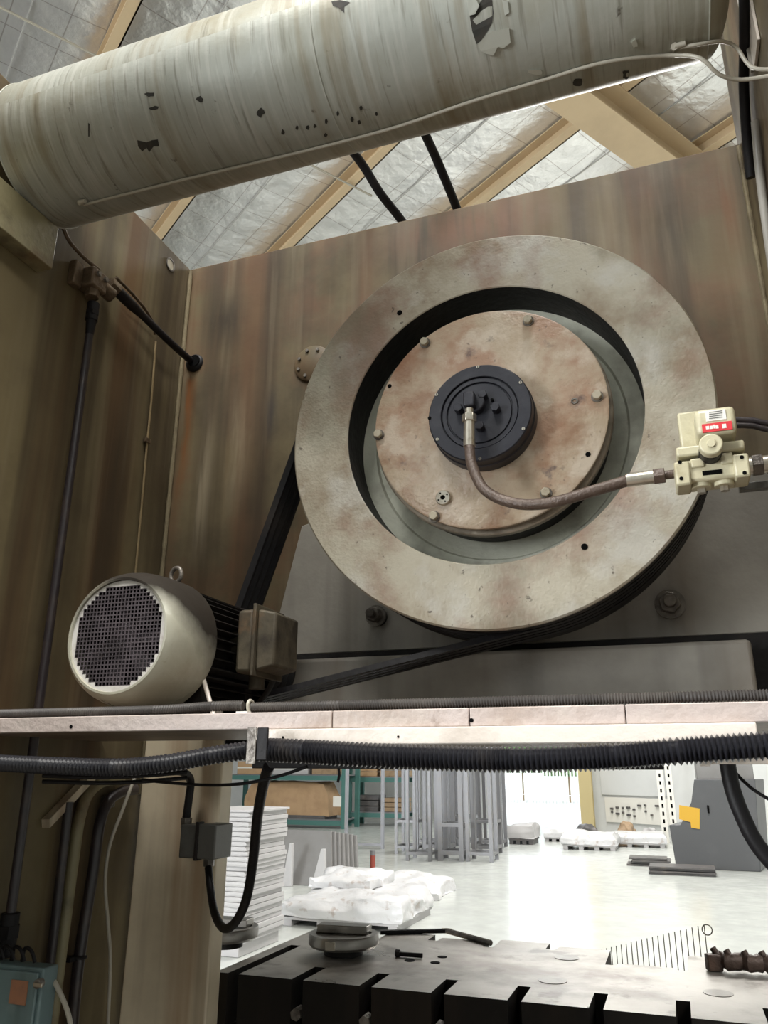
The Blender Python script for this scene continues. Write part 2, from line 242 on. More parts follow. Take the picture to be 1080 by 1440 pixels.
class MB:
    def __init__(s): s.v = []; s.f = []
    def add(s, vs, fs):
        n = len(s.v); s.v += [V(p) for p in vs]; s.f += [tuple(i+n for i in f) for f in fs]; return s
    def box(s, a, b, rz=0.0, piv=None):
        (x0, y0, z0), (x1, y1, z1) = [min(p, q) for p, q in zip(a, b)], [max(p, q) for p, q in zip(a, b)]
        p = [V((x, y, z)) for z in (z0, z1) for y in (y0, y1) for x in (x0, x1)]
        if rz:
            c = V(piv) if piv else V(((x0+x1)/2, (y0+y1)/2, 0)); c.z = 0; R = Matrix.Rotation(rz, 3, 'Z')
            p = [R @ (q-c)+c for q in p]
        return s.add(p, [(0, 2, 3, 1), (4, 5, 7, 6), (0, 1, 5, 4), (2, 6, 7, 3), (0, 4, 6, 2), (1, 3, 7, 5)])
    def cyl(s, a, b, r, n=20, r2=None, phase=0.0):
        a, b = V(a), V(b); r2 = r if r2 is None else r2; x, y, d = basis(b-a)
        vs = [c+x*(q*math.cos(2*pi*i/n+phase))+y*(q*math.sin(2*pi*i/n+phase)) for c, q in ((a, r), (b, r2)) for i in range(n)]
        fs = [(i, (i+1) % n, n+(i+1) % n, n+i) for i in range(n)] + [tuple(range(n-1, -1, -1)), tuple(range(n, 2*n))]
        return s.add(vs, fs)
    def tube(s, pts, r, n=10, caps=True):
        pts = [V(p) for p in pts]; k = len(pts)
        rs = r if isinstance(r, (list, tuple)) else [r]*k
        t0 = (pts[1]-pts[0]).normalized(); x, y, _ = basis(t0); vs = []
        for i, p in enumerate(pts):
            t = (pts[min(i+1, k-1)]-pts[max(i-1, 0)]).normalized()
            x = (x-t*x.dot(t)).normalized(); y = t.cross(x)
            vs += [p+x*(rs[i]*math.cos(2*pi*j/n))+y*(rs[i]*math.sin(2*pi*j/n)) for j in range(n)]
        fs = [(i*n+j, i*n+(j+1) % n, (i+1)*n+(j+1) % n, (i+1)*n+j) for i in range(k-1) for j in range(n)]
        if caps: fs += [tuple(range(n-1, -1, -1)), tuple(range((k-1)*n, k*n))]
        return s.add(vs, fs)
    def lathe(s, c, axis, prof, n=64, closed=False):
        """prof: (radius, distance along axis)"""
        x, y, d = basis(axis); c = V(c); k = len(prof)
        vs = [c+d*h+x*(r*math.cos(2*pi*j/n))+y*(r*math.sin(2*pi*j/n)) for r, h in prof for j in range(n)]
        rng = range(k) if closed else range(k-1)
        fs = [(i*n+j, i*n+(j+1) % n, ((i+1) % k)*n+(j+1) % n, ((i+1) % k)*n+j) for i in rng for j in range(n)]
        return s.add(vs, fs)
    def prism(s, poly, off):
        poly = [V(p) for p in poly]; off = V(off); n = len(poly)
        return s.add(poly+[p+off for p in poly], [tuple(range(n-1, -1, -1)), tuple(range(n, 2*n))]+[(i, (i+1) % n, n+(i+1) % n, n+i) for i in range(n)])
    def torus(s, c, axis, R, r, n=28, k=10):
        return s.lathe(c, axis, [(R+r*math.cos(2*pi*i/k), r*math.sin(2*pi*i/k)) for i in range(k)], n, True)
    def hexn(s, a, b, r, phase=0.3): return s.cyl(a, b, r, 6, None, phase)
    def build(s, name, m, parent=None, smooth=40, bevel=0.0, loc=None, seg=2):
        me = bpy.data.meshes.new(name)
        o0 = parent_loc(parent) if parent else (V(loc) if loc is not None else V((0, 0, 0)))
        me.from_pydata([p-o0 for p in s.v], [], s.f); me.materials.append(m); me.validate()
        bm = bmesh.new(); bm.from_mesh(me); bmesh.ops.recalc_face_normals(bm, faces=bm.faces); bm.to_mesh(me); bm.free()
        if smooth:
            me.shade_smooth(); me.set_sharp_from_angle(angle=math.radians(smooth))
        o = bpy.data.objects.new(name, me); col.objects.link(o)
        if parent: o.parent = parent
        else: o.location = o0
        if bevel:
            b = o.modifiers.new('bevel', 'BEVEL'); b.width = bevel; b.segments = seg; b.limit_method = 'ANGLE'; b.angle_limit = math.radians(40)
        return o

def parent_loc(p):
    l = V((0, 0, 0))
    while p: l += V(p.location); p = p.parent
    return l
def thing(name, loc, label, cat, group=None):
    o = bpy.data.objects.new(name, None); col.objects.link(o); o.location = loc; o.empty_display_size = 0.05
    return tag(o, label, cat, group)
def tag(o, label, cat, group=None):
    o['label'] = label; o['category'] = cat
    if group: o['group'] = group
    return o
def struct(o): o['kind'] = 'structure'; return o
def lab(o, text): o['label'] = text; return o

def spline(pts, step=0.01):
    """Catmull-Rom through world points, resampled about every `step` metres."""
    pts = [V(p) for p in pts]; P = [2*pts[0]-pts[1]]+pts+[2*pts[-1]-pts[-2]]; out = []
    for i in range(1, len(P)-2):
        a, b, c, d = P[i-1:i+3]; n = max(2, int((c-b).length/step))
        for k in range(n):
            t = k/n; out.append(0.5*((2*b)+(c-a)*t+(2*a-5*b+4*c-d)*t*t+(3*b-a-3*c+d)*t**3))
    return out+[pts[-1]]
def corrug(pts, r, pitch, depth=0.22):
    """A ribbed hose: the radius jumps along a resampled path."""
    p = spline(pts, pitch/2); rs = [r*(1 if i % 2 else 1-depth) for i in range(len(p))]
    return MB().tube(p, rs, 14)
def lump(a, b, seed, amp=0.06, nx=14, ny=10, nz=6, fr=2.2, taper=0.1):
    """A box whose skin bulges and creases: wrapped goods, bags, film."""
    bm = bmesh.new(); a, b = V(a), V(b); c = (a+b)/2; h = (b-a)/2
    bmesh.ops.create_cube(bm, size=2.0)
    bmesh.ops.subdivide_edges(bm, edges=bm.edges, cuts=max(nx, ny), use_grid_fill=True)
    so = V((seed*3.7, seed*1.3, seed*2.1))
    for q in bm.verts:
        p = q.co.copy(); r = max(abs(p.x), abs(p.y))
        f = 1-taper*max(0, p.z)
        w_ = V((p.x*h.x*f, p.y*h.y*f, p.z*h.z))
        n1 = mnoise.noise_vector((w_+so)*fr); n2 = mnoise.noise_vector((w_+so)*fr*3.1)
        edge = 1-0.12*(max(abs(p.x), abs(p.y))**6)*max(0, p.z)
        w_ = V((w_.x, w_.y, w_.z*edge))+(n1*amp+n2*amp*0.4)*(0.35 if p.z < -0.9 else 1)
        w_.z = max(w_.z, -h.z); q.co = w_+c
    mb = MB(); bm.verts.index_update()
    mb.add([v.co for v in bm.verts], [tuple(v.index for v in f.verts) for f in bm.faces]); bm.free(); return mb

# ================================================================== THE BUILDING
U0, U1, V0, V1 = -30.0, 15.0, -12.0, 17.7
fl = struct(MB().add([uv(U0, V0, FLOOR), uv(U1, V0, FLOOR), uv(U1, V1+0.2, FLOOR), uv(U0, V1+0.2, FLOOR)] + [uv(U0, V0, FLOOR-0.2), uv(U1, V0, FLOOR-0.2), uv(U1, V1+0.2, FLOOR-0.2), uv(U0, V1+0.2, FLOOR-0.2)],
              [(0, 1, 2, 3), (4, 7, 6, 5), (0, 4, 5, 1), (1, 5, 6, 2), (2, 6, 7, 3), (3, 7, 4, 0)]).build('floor', M['floor'], smooth=0))
def uvbox(u0, u1, v0, v1, z0, z1, mb=None):
    mb = mb or MB(); p = [uv(u, v, z) for z in (z0, z1) for v in (v0, v1) for u in (u0, u1)]
    return mb.add(p, [(0, 2, 3, 1), (4, 5, 7, 6), (0, 1, 5, 4), (2, 6, 7, 3), (0, 4, 6, 2), (1, 3, 7, 5)])
struct(MB().box((-7.0, -7.0, FLOOR+0.0003), (4.5, 2.6, FLOOR+0.0008)).build('floor_bounce_dimmer', mat('light_dimming_floor', (0.13, 0.12, 0.105), 0.6, 0, None, [((0.06, 0.05, 0.045), 1.4, 0.42, 0.65, 0.8)], [(20, 0.1)]), smooth=0))  # unseen dark slab added around the press to cut light bounced upward
struct(MB().prism([V((-22, 2.6, FLOOR+0.0003)), V((-3, 2.6, FLOOR+0.0003)), V((-9.5, 13, FLOOR+0.0003)), V((-22, 13, FLOOR+0.0003))], V((0, 0, 0.0005))).build('floor_reflection_dimmer', MATS['light_dimming_floor'], smooth=0))  # unseen dark slab added at left so the roof foil mirrors less light
ceil = struct(uvbox(U0, U1, V0, V1, ROOF+0.06, ROOF+0.16).build('ceiling', M['wallw'], smooth=0))
def ray_wall(px): # where the camera's column px meets the rear wall
    d = ray(px, 1100); d.z = 0; return d*(V1/to_v(d))
dl, door_r = to_u(ray_wall(700)), to_u(ray_wall(826))
rear = MB(); uvbox(U0, dl, V1, V1+0.2, FLOOR, ROOF, rear); uvbox(door_r, U1, V1, V1+0.2, FLOOR, ROOF, rear); uvbox(dl, door_r, V1, V1+0.2, FLOOR+4.6, ROOF, rear)
wall_rear = struct(rear.build('wall_rear', M['wallw'], smooth=0))
struct(uvbox(U0-0.2, U0, V0, V1, FLOOR, ROOF).build('wall_left', M['wallw'], smooth=0))
struct(uvbox(U1, U1+0.2, V0, V1, FLOOR, ROOF).build('wall_right', M['wallw'], smooth=0))
wf = uvbox(U0, -6.05, V0-0.2, V0, FLOOR, ROOF); uvbox(-0.95, U1, V0-0.2, V0, FLOOR, ROOF, wf); uvbox(-6.05, -0.95, V0-0.2, V0, FLOOR+4.35, ROOF, wf)
struct(wf.build('wall_front', M['wallw'], smooth=0))
dj = struct(MB().add([], []) and uvbox(dl-0.12, dl, V1-0.06, V1+0.26, FLOOR, FLOOR+4.7).build('trim_1', M['frame'], smooth=0))
struct(uvbox(door_r, door_r+0.12, V1-0.06, V1+0.26, FLOOR, FLOOR+4.7).build('trim_2', M['frame'], smooth=0))
# the yard beyond the door
yard = struct(uvbox(dl-40, door_r+20, V1+0.2, V1+45, FLOOR-0.25, FLOOR-0.03).build('yard_ground', M['outside'], smooth=0))

# roof: foil sheets between the purlins, purlins, one rafter
PS = 1.378; PV0 = 1.287
pk = range(-3, 7)
for k in pk:
    v0 = PV0+PS*k
    mb = MB(); nu, nv = 60, 8; ua, ub = -17.0, 9.0
    for i in range(nu+1):
        for j in range(nv+1):
            u = ua+(ub-ua)*i/nu; t = j/nv
            sag = -0.05*math.sin(pi*t)*(0.7+0.5*abs(math.sin(u*2.4)))-0.015*mnoise.noise(V((u*1.5, t*3+k*4, 0)))
            mb.v.append(uv(u, v0+PS*t, ROOF+0.03+sag))
    mb.f = [(i*(nv+1)+j, (i+1)*(nv+1)+j, (i+1)*(nv+1)+j+1, i*(nv+1)+j+1) for i in range(nu) for j in range(nv)]
    sh = mb.build('foil_sheet', M['foil'], ceil, smooth=60)
    for q in range(1, 2):   # stitched seams of the quilt along the sheet
        t = 0.5
        uvbox(ua, ub, v0+PS*t-0.006, v0+PS*t+0.006, ROOF-0.045, ROOF-0.035).build('foil_seam', M['seam'], sh, smooth=0)
purlin_mesh = None
for k in pk:
    v0 = PV0+PS*k
    mb = MB(); uvbox(-17, 9, v0-0.055, v0+0.055, ROOF-0.20, ROOF-0.185, mb); uvbox(-17, 9, v0+0.04, v0+0.055, ROOF-0.20, ROOF+0.0, mb); uvbox(-17, 9, v0-0.055, v0+0.055, ROOF-0.012, ROOF, mb)
    o = mb.build('roof_purlin', M['purlin'], loc=uv(0, v0, ROOF-0.2), smooth=0)
    tag(o, 'cream painted steel roof purlin holding up the foil insulation', 'purlin', 'roof purlins')
RU = -3.55
r = thing('roof_rafter', uv(RU, 6, ROOF-0.6), 'broad cream steel roof rafter crossing beneath the purlins', 'rafter')
uvbox(RU-0.17, RU+0.17, -10, 17.6, ROOF-0.60, ROOF-0.58).build('bottom_flange', M['purlin'], r, smooth=0)
uvbox(RU-0.012, RU+0.012, -10, 17.6, ROOF-0.58, ROOF-0.22).build('web', M['purlin'], r, smooth=0)
uvbox(RU-0.17, RU+0.17, -10, 17.6, ROOF-0.22, ROOF-0.20).build('top_flange', M['purlin'], r, smooth=0)
a, b = onZ(0, 10, ROOF-0.25), onZ(130, 76, ROOF-0.25)
tag(MB().tube([a+(a-b)*3, b+(b-a)*4], 0.012, 8).build('roof_tie_rod', M['tube'], loc=a), 'thin pale tie rod strung under the dark foil roof', 'rod')

# ================================================================== PRESS FRAME
YW = 1.62
XL, XR, ZTOP = -1.165, 0.279, 1.361
zplate = onY(720, 908, YW).z
fr = thing('press_frame', V((-0.45, YW+0.2, FLOOR)), 'stained beige steel press frame carrying the flywheel', 'press')
def add_runs(m, runs):
    """rust, pale and dark runs with a place of their own: (x, half width, top z, length, colour, strength), world metres"""
    N, L = nodes_of(m); b = N['Principled BSDF']; cur = b.inputs['Base Color'].links[0].from_socket
    tc = N.new('ShaderNodeTexCoord'); sp_ = N.new('ShaderNodeSeparateXYZ'); L.new(tc.outputs['Object'], sp_.inputs[0])
    n = N.new('ShaderNodeTexNoise'); n.inputs['Scale'].default_value = 9; n.inputs['Detail'].default_value = 5
    mp = N.new('ShaderNodeMapping'); mp.inputs['Scale'].default_value = (5, 1, 0.5); L.new(tc.outputs['Object'], mp.inputs['Vector']); L.new(mp.outputs[0], n.inputs['Vector'])
    def math_(op, a_, b_=None, c_=None):
        q = N.new('ShaderNodeMath'); q.operation = op
        for i_, v_ in enumerate((a_, b_, c_)):
            if v_ is None: continue
            if isinstance(v_, (int, float)): q.inputs[i_].default_value = v_
            else: L.new(v_, q.inputs[i_])
        return q.outputs[0]
    def rng(v_, a_, b_, hi=1.0):
        q = N.new('ShaderNodeMapRange'); q.interpolation_type = 'SMOOTHSTEP'; L.new(v_, q.inputs['Value']); q.inputs['From Min'].default_value = a_; q.inputs['From Max'].default_value = b_; q.inputs['To Max'].default_value = hi; return q.outputs[0]
    wob = math_('MULTIPLY_ADD', n.outputs['Fac'], 0.05, -0.025)
    for x, hw, zt_, ln, c_, amt in runs:
        dx = math_('ABSOLUTE', math_('ADD', math_('SUBTRACT', sp_.outputs['X'], x-fr.location.x), wob))
        fx = rng(dx, hw, 0.0); soft = 0.012 if amt > 0.88 else ln*0.3; top_ = rng(math_('MULTIPLY_ADD', n.outputs['Fac'], soft, sp_.outputs['Z']), zt_-fr.location.z+soft, zt_-fr.location.z-soft); bot_ = rng(sp_.outputs['Z'], zt_-fr.location.z-ln, zt_-fr.location.z-ln*0.35)
        f_ = math_('MULTIPLY', math_('MULTIPLY', fx, top_), math_('MULTIPLY', bot_, math_('MULTIPLY', rng(n.outputs['Fac'], 0.25, 0.6), amt)))
        mx = N.new('ShaderNodeMix'); mx.data_type = 'RGBA'; L.new(f_, mx.inputs['Factor']); L.new(cur, mx.inputs['A']); mx.inputs['B'].default_value = (*c_, 1); cur = mx.outputs['Result']
    L.new(cur, b.inputs['Base Color'])
_gx = onY(268, 530, YW)
add_runs(M['panel'], [(_gx.x, 0.028, _gx.z, 0.42, (0.20, 0.075, 0.022), 0.9), (_gx.x+0.07, 0.03, _gx.z-0.12, 0.5, (0.30, 0.25, 0.17), 0.7), (_gx.x+0.16, 0.05, _gx.z-0.05, 0.45, (0.27, 0.22, 0.145), 0.7),
    (_gx.x+0.10, 0.10, ZTOP-0.10, 0.22, (0.03, 0.024, 0.017), 0.85), (-0.88, 0.03, 0.95, 0.2, (0.03, 0.028, 0.03), 0.7), (-0.35, 0.32, ZTOP+0.02, 0.20, (0.20, 0.095, 0.055), 0.7), (0.12, 0.10, ZTOP+0.02, 0.5, (0.05, 0.036, 0.02), 0.8), (0.24, 0.03, ZTOP, 0.35, (0.17, 0.07, 0.03), 0.7)])  # opens with a broad dark run high at the left
back = MB().box((XL, YW, zplate-0.02), (XR, YW+0.03, ZTOP)).build('back_panel', M['panel'], fr, bevel=0.003)
MB().box((XL-0.03, 0.25, FLOOR+0.001), (XL, YW+0.03, ZTOP)).build('side_plate', M['side'], fr, bevel=0.003)
MB().box((XR, 0.75, 0.12), (XR+0.03, YW+0.03, 2.3)).build('side_plate', M['side'], fr, bevel=0.003)
MB().box((-1.15, YW-0.02, FLOOR+0.001), (-0.944, YW+0.03, zplate-0.021)).build('column', M['column'], fr, bevel=0.004)
MB().tube([V((XL+0.006, YW-0.006, z)) for z in [-0.05+1.4*i/40 for i in range(41)]], [0.0055+0.0008*math.sin(i*2.3) for i in range(41)], 8).build('weld_bead', M['weld'], fr)
MB().tube([V((XR-0.004, YW-0.004, z)) for z in [0.15+1.2*i/40 for i in range(41)]], [0.005+0.0008*math.sin(i*2.3) for i in range(41)], 8).build('weld_bead', M['weld'], fr)
# grey lower plate, slanted shoulder: shading behind the flywheel put into its tone
zt = zplate
lp = [(onY(398, 850, YW-0.015).x-0.03, zt), (onY(425, 740, YW-0.015).x, onY(425, 740, YW-0.015).z), (-0.5, 0.62), (0.1, 0.66), (XR-0.01, onY(1078, 690, YW-0.015).z), (XR-0.01, zt)]
MB().prism([V((x, YW-0.018, z)) for x, z in lp], V((0, 0.0175, 0))).build('lower_plate', M['greyplate'], fr, bevel=0.002)
# beam under the plate, ends short of the right plate
xe = onY(1062, 940, 1.50).x
zb0, zb1 = onY(800, 990, 1.50).z-0.05, onY(900, 905, 1.50).z
MB().box((-1.0, 1.50, zb0), (xe, 1.60, zb1)).build('lower_beam', M['greyplate'], fr, bevel=0.008)
MB().box((-0.94, 1.601, zb0-0.02), (XR+0.05, 1.615, zplate-0.0005)).build('rear_gap_plate', M['greasy'], fr, smooth=0)
# bed and rear ledge
ZT = -0.408
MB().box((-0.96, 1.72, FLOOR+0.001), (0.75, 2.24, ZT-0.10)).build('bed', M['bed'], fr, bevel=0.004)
MB().box((-0.96, 2.24, ZT-0.20), (0.75, 2.75, ZT-0.17)).build('rear_ledge', M['column'], fr, bevel=0.003)
MB().box((XL, YW+0.031, 0.12), (XR, 2.45, 1.18)).build('crown_box', M['panel'], fr, bevel=0.003)
# small bolted inspection cover half hidden by the wheel
ic = onY(440, 512, YW); iv = MB().lathe(ic+V((0, -0.008, 0)), (0, 1, 0), [(0, 0), (0.046, 0), (0.05, 0.003), (0.05, 0.0085)], 40).build('inspection_cover', M['panel'], fr)
for k in range(8):
    t = 2*pi*k/8+0.35; p = ic+V((0.038*math.cos(t), -0.008, 0.038*math.sin(t)))
    MB().hexn(p+V((0, -0.004, 0)), p+V((0, 0.001, 0)), 0.0045).build('cover_bolt', M['dsteel'], iv)
# anchor studs with nut and washer
for q, rr in (((523, 863), 0.017), ((942, 846), 0.021)):
    c = onY(*q, YW-0.06)
    st = MB().cyl(c+V((0, -0.016, 0)), c+V((0, 0.045, 0)), rr*0.55, 18).build('anchor_stud', M['dsteel'], fr, bevel=0.001)
    MB().hexn(c+V((0, 0.0, 0)), c+V((0, 0.022, 0)), rr).build('nut', M['dsteel'], st, bevel=0.0015)
    MB().cyl(c+V((0, 0.022, 0)), c+V((0, 0.028, 0)), rr*1.35, 28).build('washer', M['dsteel'], st)
    MB().cyl(c+V((0, 0.028, 0)), c+V((0, 0.043, 0)), rr*1.2, 28).build('spacer', M['greasy'], st)
# plugged hole near the top of the side plate
hp = onX(239, 372, XL)
h = MB().lathe(hp, (1, 0, 0), [(0.017, 0.0), (0.019, 0.003), (0.015, 0.003), (0.014, -0.004)], 28).build('threaded_boss', M['dsteel'], fr)
MB().cyl(hp, hp+V((0.0015, 0, 0)), 0.0145, 24).build('boss_plug', M['steel'], h)

# ================================================================== BOLSTER with slots
slot_x = [-0.932+0.15*k for k in range(11)]
YF, YB = 1.682, 2.24
SW = 0.013
fn = {0: 1.99, 1: 1.80}                    # how far each front slot runs in
def bn(k): return 2.14 if k % 2 else 2.17   # rear notches
mb = MB(); TH = 0.055
xs = [-0.975]
for x in slot_x: xs += [x-SW, x+SW]
xs.append(0.75)
for i in range(len(xs)-1):
    if i % 2 == 0: mb.box((xs[i], YF, ZT-0.10), (xs[i+1], 2.07 if i//2 == 6 else YB-0.03*((i//2) % 2), ZT))
    else:
        k = i//2
        mb.box((xs[i], fn.get(k, 1.795), ZT-0.10), (xs[i+1], 2.05 if k in (5, 6) else bn(k), ZT))
bo = tag(mb.build('bolster_plate', M['bolster'], loc=V((-0.1, 1.95, ZT-0.10)), smooth=0), 'worn steel bolster plate with open T slots along its front edge', 'bolster')
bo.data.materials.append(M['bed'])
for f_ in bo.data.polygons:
    if f_.normal.z < 0.5: f_.material_index = 1  # all faces but the top near-black: shade of the front put into colour
# dowel plugs and holes in the plate
for q, rr, mm in (((622, 1346), 0.011, 'blackhole'), ((612, 1354), 0.011, 'blackhole'), ((777, 1379), 0.030, 'disc'), ((797, 1347), 0.028, 'disc'), ((1010, 1397), 0.028, 'disc'), ((576, 1351), 0.012, 'blackhole')):
    c = onZ(*q, ZT); MB().cyl(c, c+V((0, 0, 0.0012)), rr, 28).build('dowel_plug' if mm == 'disc' else 'dowel_hole', M[mm], bo)
for k in range(1, 9):   # hex heads sitting in the T slots
    p = V((slot_x[k], YF-0.004, ZT-0.062))
    MB().hexn(p, p+V((0, 0.03, 0)), 0.012).build('slot_bolt', M['dsteel'], bo)

def on_table(px, py, h=0.0): return onZ(px, py, ZT+h)
# die disc stacks
def die_disc(q, rr, name_label, hasblock=True):
    c = on_table(*q); t = thing('die_disc', c, name_label, 'die disc')
    MB().cyl(c+V((0, 0, 0.0005)), c+V((0, 0, 0.018)), rr*0.55, 32).build('foot', M['greasy'], t)
    MB().lathe(c, (0, 0, 1), [(0.0, 0.018), (rr*0.93, 0.018), (rr, 0.024), (rr, 0.042), (rr*0.97, 0.046), (rr*0.80, 0.046), (rr*0.78, 0.042), (0, 0.042)], 48).build('disc', M['disc'], t)
    if hasblock:
        MB().box(c+V((-rr*0.85, 0.0, 0.0425)), c+V((rr*0.65, rr*0.55, 0.060)), 0.1).build('top_block', M['disc'], t, bevel=0.002)
        MB().box(c+V((-rr*0.15, -rr*1.0, 0.022)), c+V((rr*0.15, -rr*0.95, 0.040)), 0).build('key', M['steel'], t, bevel=0.001)
    return t
die_disc((483, 1342), 0.083, 'round steel die disc with a flat block on top, on the bolster')
die_disc((315, 1331), 0.083, 'round steel die disc standing on the bolster beside the cream column')
t = on_table(576, 1347); b0 = thing('clamp_bolt', t, 'small black clamp bolt lying on the bolster', 'bolt')
MB().cyl(t+V((-0.028, 0, 0.006)), t+V((0.03, 0.004, 0.006)), 0.005, 14).build('shank', M['rubber'], b0)
MB().hexn(t+V((-0.034, 0, 0.0075)), t+V((-0.024, 0, 0.0075)), 0.008, 0.52).build('head', M['rubber'], b0)
# brown iron clamp arm at the right
a, b = on_table(1008, 1366), on_table(1085, 1372)
ct = thing('iron_clamp', a, 'knobbly brown iron clamp bar lying on the bolster', 'clamp')
n = 16; pts = [a.lerp(b+(b-a)*0.3, i/n)+V((0, 0.008*math.sin(i*1.3), 0.0215)) for i in range(n+1)]
MB().tube(pts, [0.013+0.006*abs(math.sin(i*1.7)) for i in range(n+1)], 10).build('arm', M['clamp'], ct)
for i in (1, 4, 8, 12):
    p = pts[i]; MB().cyl(p, p+V((-0.012, 0.006, 0.022)), 0.007, 10).build('lug', M['clamp'], ct)
MB().box(pts[0]+V((-0.02, -0.012, -0.0205)), pts[0]+V((0.012, 0.012, 0.012)), 0.3).build('jaw', M['clamp'], ct, bevel=0.003)
# jointed black bar at the back edge
pa, pb, pc = on_table(535, 1311, 0.006), on_table(628, 1309, 0.006), on_table(690, 1326, 0.006)
jb = thing('linkage_bar', pa, 'black jointed bar lying along the rear edge of the bolster', 'bar')
MB().tube([pa, pb], 0.006, 8).build('rod', M['rubber'], jb)
MB().tube([pb, pc], 0.007, 8).build('rod', M['dsteel'], jb)
MB().hexn(pb+V((-0.012, 0, 0)), pb+V((0.014, 0, 0)), 0.0065, 0.5).build('joint', M['steel'], jb)
# wire rack behind the bolster
wa, wb = onY(846, 1335, 2.62), onY(990, 1300, 2.38)
zl = ZT-0.17
wr = thing('wire_rack', V((wa.x, wa.y, zl)), 'fan of thin upright wires standing behind the bolster', 'rack')
NW = 20
for i in range(NW):
    p = wa.lerp(wb, i/(NW-1)); MB().cyl(V((p.x, p.y, zl)), p, 0.0014, 6).build('wire', M['dsteel'], wr)
MB().tube([V((wa.x, wa.y, zl+0.004)), V((wb.x, wb.y, zl+0.004))], 0.003, 6).build('base_rail', M['dsteel'], wr)
MB().torus(wb+V((0.006, 0, -0.012)), (0, 1, 0), 0.012, 0.0014, 18, 6).build('end_loop', M['dsteel'], wr)

# ================================================================== FLYWHEEL
FC = V((-0.262, 0, 0.616)); YFACE = 1.30
fw = thing('flywheel', FC+V((0, 1.46, -0.39)), 'huge worn beige flywheel ring mounted on the press frame', 'flywheel')
C0 = V((FC.x, 0, FC.z)); RI, RO = 0.2745, 0.3895
MB().lathe(C0, (0, 1, 0), [(RI, YFACE+0.002), (RI+0.002, YFACE), (RO-0.003, YFACE), (RO, YFACE+0.003), (RO, YFACE+0.010)], 160).build('rim_face', M['flyface'], fw)
groove = [(RO, YFACE+0.010), (RO, YFACE+0.028)]
for g in range(4):
    y0 = YFACE+0.030+g*0.023
    groove += [(RO, y0), (RO-0.016, y0+0.006), (RO-0.016, y0+0.013), (RO, y0+0.019)]
groove += [(RO, YFACE+0.150), (RO-0.01, YFACE+0.158), (0.18, YFACE+0.158)]
MB().lathe(C0, (0, 1, 0), groove, 160).build('grooved_rim', M['greasy'], fw)
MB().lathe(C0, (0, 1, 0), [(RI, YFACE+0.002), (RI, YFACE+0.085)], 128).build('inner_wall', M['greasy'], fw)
MB().lathe(C0, (0, 1, 0), [(RI, YFACE+0.085), (RI-0.028, YFACE+0.085), (RI-0.032, YFACE+0.090), (0.20, YFACE+0.095)], 128).build('web', M['web'], fw)
for q in ((562, 440), (822, 769)):
    c = onY(*q, YFACE); MB().cyl(c+V((0, -0.0012, 0)), c+V((0, 0.004, 0)), 0.0055, 20).build('balance_hole', M['blackhole'], fw)
MB().cyl(C0+V((0, YFACE+0.15, 0)), C0+V((0, YW-0.02, 0)), 0.12, 48).build('shaft_hub', M['greasy'], fw)

# clutch unit
YCOV = 1.285; RC = 0.2145
CC = V((-0.260, 0, 0.6155))
cl = thing('clutch_unit', CC+V((0, YFACE+0.09, -RC)), 'round rust-stained clutch cover bolted in the flywheel centre', 'clutch')
MB().lathe(CC, (0, 1, 0), [(0.0, YCOV), (RC-0.003, YCOV), (RC, YCOV+0.002), (RC, YCOV+0.009), (RC-0.014, YCOV+0.0092)], 128).build('cover_plate', M['cover'], cl)
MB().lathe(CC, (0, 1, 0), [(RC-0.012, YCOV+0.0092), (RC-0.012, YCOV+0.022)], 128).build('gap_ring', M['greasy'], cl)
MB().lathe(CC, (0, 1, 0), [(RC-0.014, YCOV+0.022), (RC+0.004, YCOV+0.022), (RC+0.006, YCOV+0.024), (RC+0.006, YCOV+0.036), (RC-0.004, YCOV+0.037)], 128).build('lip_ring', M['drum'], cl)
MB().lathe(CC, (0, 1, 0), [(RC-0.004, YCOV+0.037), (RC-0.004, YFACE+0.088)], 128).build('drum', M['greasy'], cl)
for q in ((743, 452), (840, 558), (598, 483), (533, 612), (611, 727), (768, 694)):
    c = onY(*q, YCOV)
    bt = MB().hexn(c+V((0, -0.011, 0)), c+V((0, -0.0022, 0)), 0.0085).build('cover_bolt', M['boltpaint'], cl, bevel=0.001)
    MB().cyl(c+V((0, -0.0022, 0)), c+V((0, 0.0006, 0)), 0.0105, 24).build('washer', M['dsteel'], bt)
for q, rr in (((548, 543), 0.004), ((827, 639), 0.0045)):
    c = onY(*q, YCOV); MB().cyl(c+V((0, -0.001, 0)), c+V((0, 0.002, 0)), rr, 18).build('tapped_hole', M['blackhole'], cl)
c = onY(624, 701, YCOV)
sp = MB().lathe(c, (0, 1, 0), [(0.0045, -0.001), (0.0045, -0.007), (0.0125, -0.007), (0.0135, -0.006), (0.0135, 0.001)], 32).build('sight_ring', M['steel'], cl)
MB().cyl(c+V((0, -0.0015, 0)), c+V((0, 0.0, 0)), 0.0048, 16).build('ring_bore', M['blackhole'], sp)
for k in range(4):
    tt = k*pi/2+0.5; p = c+V((0.009*math.cos(tt), -0.0075, 0.009*math.sin(tt))); MB().cyl(p, p+V((0, 0.001, 0)), 0.0016, 10).build('ring_hole', M['blackhole'], sp)
c = onY(808, 564, YCOV)
MB().lathe(c, (0, 1, 0), [(0.003, 0.0), (0.003, -0.002), (0.006, -0.002), (0.0065, 0.001)], 20).build('plug_ring', M['dsteel'], cl)

